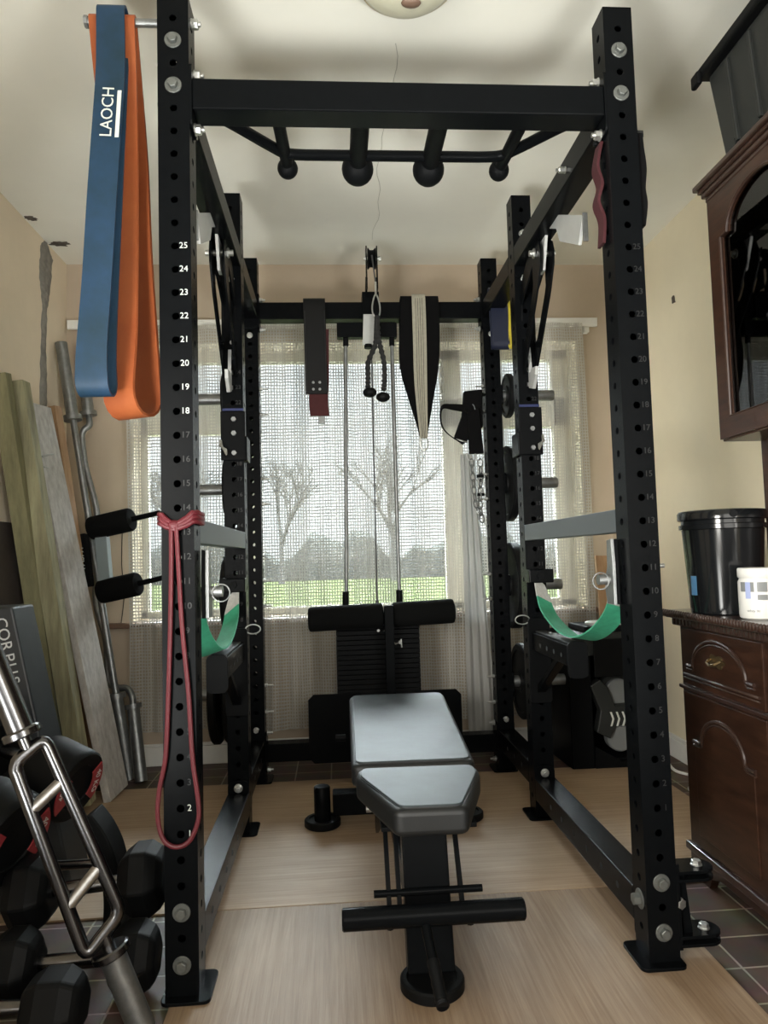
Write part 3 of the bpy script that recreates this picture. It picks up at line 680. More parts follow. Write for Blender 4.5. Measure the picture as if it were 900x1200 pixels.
for x0, x1 in ((-.312, -.075), (.095, .330)):
    q = MB(); q.prism(octo(x0, x1, .100, .380, .022), .008, (0, 1.385, 0), (1, 0, 0), (0, 0, 1)); q.build('foot_plate', PLASTICM if False else BLACK, ct, bevel=.001)
    q = MB().bar(((x0+x1)/2, 1.39, .125), ((x0+x1)/2, YR, .125), .05, .04, (0, 0, 1)); q.build('plate_bracket', BLACKM, ct)
q = MB().cyl((.075, yc-.056, .585), (.075, yc-.085, .585), .006, n=10); q.tube([(.075, yc-.085, .585), (.055, yc-.09, .580), (.05, yc-.088, .588)], .003, 6); q.tube([(.075, yc-.085, .585), (.08, yc-.09, .60), (.082, yc-.088, .565)], .003, 6); q.build('selector_pin', STEEL, ct)
for x in (-.012, .03): MB().cyl((x, yc-.056, .635), (x, yc-.062, .635), .006, n=10).build('cap_screw', STEEL, ct)

# top pulley on the rear crossbeam
MB().box(-.04, .035, YR-.02, YR+.075, 1.995, 2.118).build('pulley_clamp', BLACK, ct, bevel=.002)
q = MB(); q.box(-.022, -.017, 1.39, 1.44, 2.11, 2.30); q.box(.024, .029, 1.39, 1.44, 2.11, 2.30); q.build('pulley_cheek', BLACK, ct, bevel=.001)
q = MB(); q.bar((-.020, 1.42, 2.17), (-.022, 1.46, 2.10), .008, .03); q.bar((.024, 1.42, 2.17), (.026, 1.46, 2.10), .008, .03); q.build('pulley_strut', BLACK, ct)
q = MB(); q.lathe((-.014, 1.40, 2.245), (1, 0, 0), [(.042, 0), (.046, .002), (.036, .010), (.036, .024), (.046, .033), (.042, .035)], 28); q.build('pulley_wheel', BLACKM, ct)
q = MB().cyl((-.03, 1.40, 2.245), (.038, 1.40, 2.245), .007, n=10); q.cyl((.034, 1.40, 2.245), (.044, 1.40, 2.245), .011, n=6); q.build('pulley_axle', STEEL, ct)
q = MB().cyl((.002, 1.352, 2.24), (.014, 1.345, 2.12), .0032, n=8); q.build('pull_cable', CABLE, ct)
q = MB(); q.prism([(-.045, 1.865), (.002, 1.865), (.010, 2.0), (-.038, 2.0)], .006, (0, YR-.062, 0), (1, 0, 0), (0, 0, 1)); q.build('steel_tongue', SATIN, ct)
MB().cyl((-.02, YR-.055, 1.868), (-.02, YR-.055, 1.852), .018, n=16).build('rubber_stop', BLACKM, ct)
# tricep rope
t = thing('tricep_rope', 'black braided tricep rope with ball ends clipped under the pulley', 'cable attachment', (.01, 1.345, 1.60))
q = MB(); q.tube([(.014+.016*cos(a)*(1-.35*sin(a)), 1.345, 2.015+.050*sin(a)) for a in [2*pi*i/28 for i in range(28)]], .0035, 8, True); q.tube([(.014, 1.345, 2.06), (.014, 1.345, 2.12)], .0045, 8); q.build('snap_hook', STEEL, t)
def rope_pts(P_): return catmull(P_, 10)
for P_, e in (([(.016, 1.345, 1.972), (.014, 1.343, 1.90), (.004, 1.34, 1.84), (-.026, 1.335, 1.77), (-.030, 1.33, 1.70), (-.032, 1.33, 1.655)], (-.024, 1.33, 1.637)), ([(.018, 1.345, 1.972), (.018, 1.343, 1.90), (.026, 1.34, 1.84), (.040, 1.335, 1.77), (.040, 1.335, 1.69), (.034, 1.335, 1.645)], (.032, 1.335, 1.618))):
    pp = rope_pts(P_); q = MB(); q.tube(pp, .010, 8, rr=[.0105+.0022*sin(k*1.9) for k in range(len(pp))]); q.build('rope_strand', ROPE, t)
    q = MB(); q.sphere(e, .026, 18, (1.15, 1, .82)); q.build('rubber_end', RUBBER, t)
q = MB().cyl((.016, 1.345, 1.985), (.016, 1.345, 1.93), .0085, n=10); q.build('rope_ferrule', BLACKM, t)

# ---------------------------------------------------------------- belts hanging on the rear crossbeam
t = thing('lifting_belt', 'wide black leather lifting belt with red suede lining draped over the rear crossbeam', 'lifting belt', (-.25, YR, 1.56))
pth = [(-.248, YR+.085, 1.70), (-.250, YR+.085, 1.9), (-.251, YR+.083, 2.06), (-.252, YR+.07, 2.088), (-.252, YR+.03, 2.094), (-.252, YR-.005, 2.088), (-.252, YR-.018, 2.06), (-.251, YR-.022, 1.95), (-.250, YR-.024, 1.80), (-.249, YR-.024, 1.66)]
pp = catmull(pth, 5); MB().ribbon(pp, [(.048, 0, 0)]*len(pp), .010).build('belt_leather', LEATHER, t)
pp = catmull([(-.232, YR-.014, 1.95), (-.236, YR-.012, 1.75), (-.242, YR-.014, 1.64), (-.238, YR-.016, 1.565)], 5); MB().ribbon(pp, [(.042, 0, 0)]*len(pp), .006).build('suede_lining', SUEDE, t)
q = MB(); q.box(-.245, -.215, YR-.024, YR-.012, 1.53, 1.563); q.build('buckle_tip', GREYSTEEL, t, bevel=.002)
q = MB()
for dx in (-.014, .014):
    for dz in (1.68, 1.71): q.cyl((-.249+dx, YR-.029, dz), (-.249+dx, YR-.033, dz), .0058, n=12)
q.build('rivet', GREYSTEEL, t)
q = MB()
for sx in (-1, 1): q.tube([(p[0]+sx*.043, p[1]-.0055, p[2]) for p in [(-.251, YR-.022, 2.03), (-.250, YR-.024, 1.85), (-.249, YR-.024, 1.67)]], .0013, 5)
q.build('stitching', PLASTICM, t)
t = thing('dip_belt', 'black tapered dip belt with wide beige centre webbing draped over the rear crossbeam', 'dip belt', (.21, YR, 1.43))
yq = YR-.018
def widpath(P_, n=6):
    xs = catmull([(p[0], p[1], p[2]) for p in P_], n); ws = catmull([(p[3], 0, 0) for p in P_], n); return xs, [(w_.x, 0, 0) for w_ in ws]
a_, b_ = widpath([(.216, YR+.085, 1.80, .088), (.216, YR+.084, 2.05, .084), (.216, YR+.03, 2.097, .084), (.216, yq, 2.08, .084), (.212, yq-.006, 1.95, .088), (.206, yq-.008, 1.84, .090), (.204, yq-.010, 1.74, .080), (.207, yq-.012, 1.62, .052), (.212, yq-.012, 1.50, .024), (.213, yq-.012, 1.465, .018)])
MB().ribbon(a_, b_, .012).build('belt_pad', FABRIC, t)
a_, b_ = widpath([(.214, YR+.093, 1.82, .030), (.214, YR+.092, 2.05, .030), (.214, YR+.03, 2.105, .030), (.210, yq-.008, 2.085, .030), (.209, yq-.015, 1.90, .030), (.207, yq-.018, 1.70, .028), (.211, yq-.02, 1.52, .020), (.213, yq-.02, 1.455, .016)])
MB().ribbon(a_, b_, .005).build('centre_webbing', BEIGEWEB, t)
q = MB()
for sx in (-.5, -.17, .17, .5): q.tube([(p.x+sx*w_[0], p.y-.0035, p.z) for p, w_ in list(zip(a_, b_))[18:]], .0009, 4)
q.build('stitching', PLASTICM, t)
q = MB(); q.tube([(.214+.017*cos(a), yq-.016, 1.435+.030*sin(a)*(1 if a < pi else 1.1)) for a in [2*pi*i/24 for i in range(24)]], .0030, 7, True); q.build('steel_ring', STEEL, t)
def chain(P_, link=.026, r=.0022, wd=.0075, name='chain', par=None, m=STEEL):
    pts = catmull(P_, 12); d = [0]
    for i in range(1, len(pts)): d.append(d[-1]+(pts[i]-pts[i-1]).length)
    q = MB(); s_ = 0; k = 0
    while s_ < d[-1]-link*.5:
        i = max(j for j in range(len(d)) if d[j] <= s_+link/2); c = pts[i]; dr = (pts[min(i+1, len(pts)-1)]-pts[max(i-1, 0)]).normalized()
        A, B, _ = basis(dr, (0, 1, 0)); ww = A if k % 2 == 0 else (A*.35+B*.94)
        q.tube([c+dr*(cos(a)*link*.62)+ww*(sin(a)*wd) for a in [2*pi*j/10 for j in range(10)]], r, 5, True); s_ += link; k += 1
    return q.build(name, m, par)
chain([(.296, YR-.03, 1.80), (.300, YR-.032, 1.72), (.298, YR-.032, 1.61)], .036, .0028, .010, 'chain', t)

# cuffs and handles hung on the right rear upright
t = thing('ankle_cuff', 'black ankle cuff and webbing strap hanging on the right rear upright', 'cable attachment', (.43, 1.42, 1.42))
yb = 1.435
q = MB(); q.prism([(.395, 1.66), (.478, 1.668), (.475, 1.50), (.385, 1.425), (.345, 1.455), (.383, 1.55)], .03, (0, yb, 0), (1, 0, 0), (0, 0, 1)); q.build('cuff_pad', FABRIC, t, bevel=.006)
q = MB(); pp = catmull([(.400, yb-.02, 1.580), (.340, yb-.025, 1.587), (.296, yb-.02, 1.588), (.288, yb-.01, 1.54), (.302, yb-.012, 1.49), (.345, yb-.014, 1.450), (.385, yb-.02, 1.430)], 6)
wds = [(0, .012, .022*(1-k/(len(pp)-1))+.004) for k in range(len(pp))]; wds = [(.0, .010, .020-.017*min(1, k/18)) for k in range(len(pp))]
q.ribbon(pp, wds, .005); q.build('loop_strap', FABRIC, t)
q = MB(); q.tube([(.40, yb-.025, 1.43), (.35, yb-.02, 1.447)], .004, 6); q.build('metal_bar', STEEL, t)
q = MB(); q.tube([(.43+k*.006, yb-.018, 1.60-.012*k+.006*sin(k*2)) for k in range(5)], .0022, 5); q.build('label_stitch', LABELG, t)
t = thing('chain_handle', 'black webbing handle with steel rings and a long chain hanging beside the right rear upright', 'cable attachment', (.45, 1.40, 1.06))
q = MB(); q.prism([(.405, 1.56), (.455, 1.58), (.47, 1.38), (.405, 1.38)], .02, (0, 1.41, 0), (1, 0, 0), (0, 0, 1)); q.build('webbing_handle', FABRIC, t, bevel=.004)
for xx in (.412, .450):
    q = MB(); q.tube([(xx+.020*cos(a), 1.405, 1.372+.022*sin(a)) for a in [2*pi*i/20 for i in range(20)]], .0026, 6, True); q.build('steel_ring', STEEL, t)
chain([(.414, 1.405, 1.350), (.418, 1.405, 1.25), (.424, 1.405, 1.17), (.440, 1.405, 1.12)], .030, .0032, .0095, 'chain', t, GREYSTEEL)
chain([(.452, 1.405, 1.350), (.450, 1.405, 1.25), (.444, 1.405, 1.15), (.452, 1.405, 1.08)], .030, .0036, .0105, 'chain', t, GREYSTEEL)
q = MB()
for z in (1.275, 1.195): q.box(.435, .465, 1.40, 1.415, z, z+.012)
q.build('chain_clip', BLACKM, t)
q = MB(); q.cyl((W0, YR+S/2, 1.66), (.465, 1.44, 1.66), .006, n=8); q.build('hook', BLACKM, t)

# ---------------------------------------------------------------- resistance bands
def band(P_, widths, angs, thick, m, name, lab, cat='resistance band', grp=None, gap=None, peg=.012, text=None):
    """closed flat loop: two strands joined over the peg and at the bottom"""
    c = catmull(P_, 8); n_ = len(c); W_ = catmull([(w_, 0, 0) for w_ in widths], 8); A_ = catmull([(a, 0, 0) for a in angs], 8); G_ = catmull([(g_, 0, 0) for g_ in gap], 8)
    front = []; back = []; wf_ = []
    for k in range(n_):
        a = A_[k].x; wv = V((cos(a), sin(a), 0))*(W_[k].x/2); nv = V((sin(a), -cos(a), 0)); g_ = G_[k].x
        front.append(c[k]+nv*g_); back.append(c[k]-nv*g_); wf_.append(wv)
    # round closures
    def cap(k, up_):
        a = A_[k].x; nv = V((sin(a), -cos(a), 0)); g_ = G_[k].x; out = []
        for j in range(1, 8):
            t_ = pi*j/8; out.append(c[k]+nv*(cos(t_)*g_)+V((0, 0, up_*sin(t_)*min(g_*1.1, .06))))
        return out
    top = cap(0, 1); bot = cap(n_-1, -1)
    pts = front+bot+back[::-1]+[p for p in top[::-1]]; wd = wf_+[wf_[-1]]*len(bot)+wf_[::-1]+[wf_[0]]*len(top)
    q = MB().ribbon(pts, wd, thick, closed=True); o = q.build(name, m)
    return tag(o, lab, cat, grp)
yp = S/2
q = MB().cyl((-W0-S, yp, 2.235), (-.742, yp, 2.235), .0095, n=14); q.cyl((-.750, yp, 2.235), (-.742, yp, 2.235), .014, n=8); q.build('band_peg', GREYSTEEL, rack)
bb = band([(-.683, yp-.004, 2.246), (-.682, yp-.016, 2.10), (-.687, yp-.026, 1.95), (-.694, yp-.034, 1.78), (-.704, yp-.036, 1.58), (-.714, yp-.032, 1.43), (-.716, yp-.028, 1.36)],
     [.064, .066, .066, .066, .066, .068, .072], [0, .0, .0, -.02, -.04, -.05, -.04], .0055, BLUE, 'resistance_band', 'thick dark blue latex loop band hanging in front of the orange one', gap=[.020, .012, .015, .019, .022, .028, .030])
q = MB(); mtx = T((-.684, yp-.0450, 1.985), (.030, .105, 1), (-1, 0, .035)); q.text('LAOCH', .038, mtx, .0003); q.build('brand_lettering', INKBACKLIT, bb)
q = MB(); c_ = V((-.660, yp-.0455, 1.98)); q.prism([(-.0045, -.060), (.0045, -.060), (.0045, .060), (-.0045, .060)], .0006, c_, (1, 0, 0), (.030, .105, 1)); q.build('brand_bar', INKBACKLIT, bb)
band([(-.684, yp, 2.236), (-.680, yp+.030, 2.10), (-.668, yp+.056, 1.9), (-.660, yp+.068, 1.7), (-.658, yp+.070, 1.50), (-.660, yp+.066, 1.38), (-.660, yp+.064, 1.35)],
     [.106, .100, .086, .074, .080, .086, .088], [0, -.08, -.32, -.48, -.50, -.46, -.44], .0065, ORANGE, 'resistance_band', 'wide orange latex loop band hanging behind the blue one', gap=[.012, .020, .022, .024, .034, .046, .050])
band([(.545, YR-.10, 2.085), (.548, YR-.11, 1.98), (.550, YR-.11, 1.85)], [.074, .074, .074], [0, 0, 0], .005, NAVY, 'resistance_band', 'dark navy loop band hanging high beside the right rear upright', gap=[.014, .016, .02])
band([(.600, YR-.13, 2.085), (.603, YR-.14, 1.98), (.600, YR-.14, 1.84)], [.024, .024, .024], [.7, .6, .5], .004, YELLOW, 'resistance_band', 'narrow yellow loop band hanging beside the navy one', gap=[.012, .014, .018])
q = MB().cyl((.585, YR, 2.075), (.585, YR-.16, 2.080), .008, n=10); q.build('band_peg', GREYSTEEL, rack)
# red tubing band knotted round the left front upright
t = thing('red_band', 'long thin red band knotted round the left front upright', 'resistance band', (-.536, -.02, .33))
x0, x1, y0, y1 = -W0-S-.004, -W0+.004, -.004, S+.004
for dz, rr_ in ((0, .005), (.010, .005), (-.010, .005)):
    q = MB(); q.tube([(x0, y1, 1.043+dz), (x0, y0+.006, 1.044+dz), (x0+.006, y0-.004, 1.043+dz), (-.56, y0-.006, 1.034+dz*.8), (-.540, y0-.010, 1.024+dz*.5), (-.515, y0-.006, 1.036+dz*.8), (x1-.006, y0-.004, 1.046+dz), (x1+.002, y0+.006, 1.047+dz), (x1+.002, y1, 1.046+dz)], .0062, 8, True); q.build('wrap', RED, t)
q = MB(); q.tube(catmull([(-.548, -.016, 1.032), (-.549, -.012, .95), (-.553, -.010, .80), (-.560, -.010, .62), (-.566, -.010, .52), (-.580, -.010, .45), (-.583, -.010, .39), (-.570, -.010, .345), (-.543, -.010, .330), (-.515, -.010, .343), (-.497, -.010, .385), (-.497, -.010, .43), (-.508, -.010, .52), (-.515, -.010, .66), (-.527, -.010, .80), (-.534, -.012, .95), (-.537, -.016, 1.03)], 8), .0052, 8); q.build('hanging_loop', RED, t)
q = MB(); q.sphere((-.542, -.012, 1.028), .014, 14, (1.1, .7, .9)); q.build('knot', RED, t)
# red fabric band and black strap on the right front upright
t = thing('red_fabric_band', 'crumpled dark red fabric band hanging inside the right front upright', 'resistance band', (.49, .06, 1.70))
pp = catmull([(.496, .05, 1.955), (.488, .06, 1.90), (.493, .05, 1.85), (.486, .06, 1.81), (.494, .05, 1.76), (.492, .055, 1.70)], 6); q = MB().ribbon(pp, [(0, .018, .0)]*len(pp), .007); q.build('front_strand', mat('dark_red_fabric', (.045, .006, .009), .9, bump=.3), t)
q = MB().cyl((W0, .055, 1.962), (.484, .055, 1.962), .006, n=8); q.build('hook', BLACKM, t)
t = thing('black_wrap_strap', 'lumpy black fabric strap hanging on the outer side of the right front upright', 'strap', (.59, .05, 1.72))
pp = catmull([(.584, .045, 1.97), (.586, .045, 1.93), (.590, .045, 1.88), (.585, .045, 1.83), (.588, .045, 1.79), (.580, .045, 1.735)], 6); ww = [.5+.5*sin(k*.45) for k in range(len(pp))]
q = MB().ribbon(pp, [(0, .028, 0)]*len(pp), .022); q.build('strap_body', FABRIC, t, bevel=.003)
MB().box(.574, .598, .02, .07, 1.960, 1.978).build('end_tab', PLASTICM, t, bevel=.002)

# ================================================================== PLATES ON STORAGE PEGS
yk = YR+S/2
def plate(x, z, r, wd, lab, s_, grp):
    q = MB(); h = wd/2
    q.lathe((x-h, yk, z), (1, 0, 0), [(.027, 0), (.045, 0), (.048, .006), (r*.80, .006), (r*.84, 0), (r-.006, 0), (r, .006), (r, wd-.006), (r-.006, wd), (r*.84, wd), (r*.80, wd-.006), (.048, wd-.006), (.045, wd), (.027, wd)], 40)
    return tag(q.build('weight_plate', RUBBER), lab, 'weight plate', grp)
PL = {1: [(1.655, [(.612, .10, .028, 'small black weight plate on the top peg of the right rear upright')]),
          (1.256, [(.600, .17, .035, 'medium black weight plate on the second peg of the right rear upright')]),
          (.802, [(.602, .19, .045, 'large black weight plate on the third peg of the right rear upright')]),
          (.380, [(.625, .165, .03, 'black weight plate on the lowest peg of the right rear upright, nearer the post'), (.662, .15, .03, 'black weight plate on the lowest peg of the right rear upright, outer one')])],
      -1: [(1.655, [(-.635, .118, .045, 'thick small black weight plate on the top peg of the left rear upright')]),
           (1.256, [(-.625, .155, .05, 'medium black weight plate on the second peg of the left rear upright')]),
           (.802, [(-.635, .175, .055, 'large black weight plate on the third peg of the left rear upright')]),
           (.375, [(-.640, .205, .032, 'big black weight plate on the lowest peg of the left rear upright, nearer the post'), (-.698, .205, .032, 'big black weight plate on the lowest peg of the left rear upright, outer one')])]}
for s_ in (1, -1):
    for z, ps in PL[s_]:
        q = MB().cyl((s_*(W0+S), yk, z), (s_*.815, yk, z), .0245, n=24); q.lathe((s_*.815, yk, z), (s_, 0, 0), [(.0245, 0), (.022, .006), (.012, .009)], 24); q.build('storage_peg', GREYSTEEL if True else CHROME, rack)
        MB().prism(rrect(S, .09, .01, 3, yk, z), .008, (s_*(W0+S+.004), 0, 0), (0, 1, 0), (0, 0, 1)).build('peg_plate', BLACK, rack)
        for x, r, wd, lab in ps: plate(x, z, r, wd, lab, s_, 'weight plates on the rear storage pegs')
t = thing('spring_collar', 'chrome spring collar with ring clipped on the third peg of the left rear upright', 'collar', (-.77, yk, .78))
q = MB().lathe((-.79, yk, .802), (1, 0, 0), [(.026, 0), (.034, .003), (.034, .024), (.026, .027)], 24); q.build('collar_body', BLACKM, t)
q = MB().tube([(-.795, yk-.03+.018*cos(a), .802+.038*sin(a)) for a in [2*pi*i/20 for i in range(20)]], .003, 6, True); q.build('wire_ring', STEEL, t)
q = MB().tube([(-.81, yk-.02, .802), (-.79, yk-.03, .79)], .008, 8); q.build('latch', STEEL, t)
bolt((W0+S, S/2, .905), (1, 0, 0), .012, .011, .012, stud=.012)

# ================================================================== BENCH
bench = thing('weight_bench', 'adjustable black and grey weight bench standing inside the rack', 'weight bench', (0, .45, .006))
def pad(name, poly, z0, z1, m_top):
    b = MB(); b.prism(poly, z1-z0, (0, 0, (z0+z1)/2), (1, 0, 0), (0, 1, 0)); o = b.build(name, VINYLS, bench, bevel=.014, seg=4)
    for p in o.data.polygons: p.use_smooth = True
    c = (sum(p[0] for p in poly)/len(poly), sum(p[1] for p in poly)/len(poly))
    ins = [(c[0]+(a-c[0])*(1-.011/abs(a-c[0]) if abs(a-c[0]) > .02 else 1), c[1]+(b_-c[1])*(1-.011/abs(b_-c[1]) if abs(b_-c[1]) > .02 else 1)) for a, b_ in poly]
    q = MB(); q.prism(ins, .007, (0, 0, z1+.001), (1, 0, 0), (0, 1, 0)); t_ = q.build('pad_top', m_top, o, bevel=.003, seg=3)
    q = MB(); q.tube([(a, b_, z1-.001) for a, b_ in ins], .0022, 6, True); q.build('piping', VINYLS, o)
    return o
def roundpoly(pts, r, n=5):
    out = []; m = len(pts)
    for i in range(m):
        p, a, c = V(pts[i]), V(pts[i-1]), V(pts[(i+1) % m]); u = (a-p).normalized(); v = (c-p).normalized(); p0, p1 = p+u*r, p+v*r
        for k in range(n+1):
            t_ = k/n; q = p0*(1-t_)**2+p*2*t_*(1-t_)+p1*t_*t_; out.append((q.x, q.y))
    return out
pad('seat_pad', roundpoly([(-.074, -.106), (.080, -.110), (.156, .135), (.152, .188), (-.142, .200), (-.150, .145)], .020), .358, .416, VINYL)
pad('backrest_pad', roundpoly([(-.158, .222), (.160, .215), (.215, 1.12), (-.145, 1.13)], .03), .358, .418, VINYL)
q = MB(); q.box(-.10, .11, -.04, .16, .348, .358); q.build('seat_board', BLACKM, bench, bevel=.002)
q = MB(); q.box(-.03, .04, .24, 1.05, .325, .358); q.build('backrest_frame', BLACK, bench, bevel=.003)
q = MB(); q.bar((.003, .0, .030), (.003, .085, .350), .104, .05, (0, 1, 0)); q.build('front_post', BLACK, bench, bevel=.004)
def floor_disc(x, y, r, nm='foot_disc'):
    q = MB(); q.lathe((x, y, .006), (0, 0, 1), [(r-.004, 0), (r, .004), (r, .022), (r-.004, .026), (r-.014, .026), (r-.016, .020), (.02, .020)], 36); q.build(nm, RUBBER, bench)
floor_disc(.003, -.022, .070)
q = MB(); q.bar((.003, .02, .075), (.003, .93, .085), .06, .07, (0, 0, 1)); q.build('base_tube', BLACK, bench, bevel=.004)
q = MB(); q.box(-.215, .220, .925, .985, .045, .122); q.build('rear_crossbar', BLACK, bench, bevel=.004)
for x in (-.252, .256):
    q = MB(); q.lathe((x, .955, .026), (0, 0, 1), [(.029, 0), (.029, .112), (.026, .116)], 26); q.build('rear_leg_stub', BLACK, bench)
    floor_disc(x, .955, .064)
q = MB().lathe((-.190, -.10, .199), (1, 0, 0), [(.019, 0), (.0222, .003), (.0222, .380), (.019, .383)], 30); q.build('leg_roller_bar', BLACK, bench)
q = MB().cyl((-.118, .01, .196), (.126, .01, .196), .008, n=14); q.build('cross_pin', BLACK, bench)
for x in (-.085, -.062, .078):
    q = MB().bar((x, .0, .17), (x, .11, .350), .010, .022 if x < 0 else .018, (0, 1, 0)); q.build('adjuster_strut', BLACK, bench, bevel=.001)
for x in (-.088, .084):
    q = MB().cyl((x, -.06, .155), (x, -.06, .175), .008, n=8); q.build('stop_screw', BLACKM, bench)
q = MB()
for k in range(7): q.cyl((-.098, .14+k*.065, .30-k*.02), (-.086, .14+k*.065, .30-k*.02), .012, n=10)
q = MB(); q.prism([(.10, .335), (.13, .335), (.60, .16), (.60, .12), (.56, .12)], .008, (-.080, 0, 0), (0, 1, 0), (0, 0, 1)); q.build('ladder_plate', BLACK, bench)
q = MB(); hp = [(-.020, -.075, .205), (-.018, -.11, .185), (-.012, -.17, .145), (-.006, -.225, .108), (-.004, -.242, .100)]; q.tube(catmull(hp, 5), .0105, 14); q.build('pull_handle', BLACK, bench)
q = MB()
pp = catmull(hp[2:], 8)
q.tube(pp, 14*0+.0125, 14, rr=[.0120+.0012*(k % 2) for k in range(len(pp))]); q.build('handle_grip', RUBBER, bench)
q = MB().cyl((-.165, .86, .33), (-.20, .86, .33), .011, n=14); q.build('adjuster_knob', BLACKM, bench)
q = MB().cyl((-.10, .45, .23), (-.115, .45, .23), .010, n=10); q.build('pivot_nut', STEEL, bench)

# ================================================================== LEFT SIDE: TIMBERS, BARS, ROLLERS
def lean(name, p0, p1, w_, d_, hint, m, lab, cat, bev=.002):
    q = MB().bar(p0, p1, w_, d_, hint); return tag(q.build(name, m, bevel=bev), lab, cat)
lean('timber_post', (-1.272, 1.33, .022), (-1.415, 1.075, 1.665), .062, .05, (0, 1, 0), TIMBER, 'dark green treated timber leaning on the left wall, leftmost of the tall timbers', 'timber')
lean('timber_post', (-1.175, 1.270, .022), (-1.388, 1.165, 1.655), .062, .07, (0, 1, 0), TIMBER2, 'green square treated timber leaning beside the whitish rough board', 'timber')
ob = lean('rough_board', (-1.098, 1.405, .012), (-1.385, 1.330, 1.60), .030, .175, (.12, 1, 0), OSB, 'whitish rough textured board leaning between green timber and brown plank', 'board')
lean('pine_plank', (-1.20, 1.56, .012), (-1.405, 1.495, 1.625), .10, .045, (.3, 1, 0), PINE, 'brown pine plank leaning in the back left corner behind the rough board', 'plank')
lean('thin_plank', (-1.150, 1.50, .012), (-1.415, 1.44, 1.30), .02, .07, (0, 1, 0), PINE, 'thin brown plank edge leaning just behind the whitish rough board', 'plank')
t = thing('bent_bracket', 'small bent steel bracket nailed to the whitish rough board', 'bracket', (-1.32, 1.31, 1.34)); 
q = MB().tube([(-1.35, 1.27, 1.375), (-1.325, 1.24, 1.378), (-1.30, 1.28, 1.392)], .0045, 6); q.build('bracket_arm', SATIN, t)
q = MB().tube([(-1.335, 1.25, 1.34), (-1.315, 1.27, 1.335)], .003, 6); q.build('nail', STEEL, t)
# straight bar
t = thing('barbell', 'long worn steel barbell leaning upright in the back left corner', 'barbell', (-1.11, 1.63, 0))
p0, p1 = V((-1.108, 1.625, .004)), V((-1.418, 1.675, 1.965))
def along(a, b_, u): return a+(b_-a)*u
for u0, u1, nm in ((0, .178, 'lower_sleeve'), (.825, 1, 'upper_sleeve')):
    q = MB().cyl(along(p0, p1, u0), along(p0, p1, u1), .0265, n=24); q.build(nm, GREYSTEEL, t)
for u in (.178, .815): q = MB().cyl(along(p0, p1, u), along(p0, p1, u+.012), .040, n=28); q.build('collar', GREYSTEEL, t)
q = MB().cyl(along(p0, p1, .188), along(p0, p1, .82), .0150, n=20); q.build('shaft', GREYSTEEL, t)
# cranked curl bar
t = thing('curl_bar', 'cranked steel curl bar leaning behind the straight barbell', 'barbell', (-1.045, 1.58, 0))
q = MB().cyl((-1.045, 1.58, .004), (-1.100, 1.665, .300), .0265, n=24); q.build('lower_sleeve', GREYSTEEL, t)
q = MB().cyl((-1.100, 1.665, .300), (-1.103, 1.668, .320), .038, n=28); q.build('collar', GREYSTEEL, t)
q = MB().cyl((-1.330, 1.770, 1.665), (-1.365, 1.790, 1.98), .0265, n=24); q.build('upper_sleeve', GREYSTEEL, t)
q = MB().cyl((-1.327, 1.770, 1.645), (-1.330, 1.770, 1.665), .038, n=28); q.build('collar', GREYSTEEL, t)
q = MB().tube(catmull([(-1.103, 1.668, .32), (-1.108, 1.672, .355), (-1.135, 1.69, .385), (-1.19, 1.70, .392), (-1.225, 1.71, .43), (-1.235, 1.72, .60), (-1.285, 1.735, .78), (-1.275, 1.74, 1.0), (-1.285, 1.745, 1.2), (-1.335, 1.75, 1.4), (-1.352, 1.755, 1.53), (-1.345, 1.757, 1.575), (-1.322, 1.762, 1.60), (-1.327, 1.77, 1.65)], 6), .0145, 14); q.build('cranked_shaft', GREYSTEEL, t)
# foam rollers
t = thing('foam_roller_attachment', 'black twin foam roller leg attachment propped against the leaning barbell', 'rack attachment', (-1.2, 1.55, .84))
for a_, b_, e_ in (((-1.262, 1.60, 1.105), (-1.072, 1.56, 1.140), (-.952, 1.545, 1.164)), ((-1.215, 1.58, .825), (-1.040, 1.54, .858), (-.925, 1.53, .882))):
    L_ = (V(b_)-V(a_)).length
    q = MB().lathe(a_, V(b_)-V(a_), [(.040, 0), (.050, .004), (.052, .012), (.052, L_-.010), (.047, L_-.001), (.020, L_)], 28); q.build('foam_roller', FOAM, t)
    q = MB().cyl(b_, e_, .012, n=16); q.sphere(e_, .0125, 12); q.build('axle', BLACK, t)
q = MB().bar((-1.215, 1.60, 1.10), (-1.19, 1.58, .86), .05, .05, (0, 1, 0)); q.build('upright_tube', mat('pale_blue_grey_paint', (.20, .24, .25), .5), t, bevel=.003)
q = MB().bar((-1.290, 1.555, 1.078), (-1.262, 1.54, .85), .058, .05, (0, 1, 0)); bx = q.build('side_pad', FOAM, t, bevel=.006)
A_, B_, D_ = basis(V((-1.262, 1.54, .85))-V((-1.290, 1.555, 1.078)), (0, 1, 0))
q = MB().text('TASFIT', .036, T((-1.274, 1.518, .975), -V(D_)*1.0, V((-1, 0, .1))), .0004); q.build('lettering', LABELL, bx)
q = MB().tube(catmull([(-1.19, YB-.004, 1.15), (-1.195, YB-.004, .95), (-1.185, YB-.004, .80), (-1.20, YB-.004, .66)], 6), .002, 5); tag(q.build('wall_cable', BLACKM), 'thin dark cable running down the back wall behind the foam rollers', 'cable')
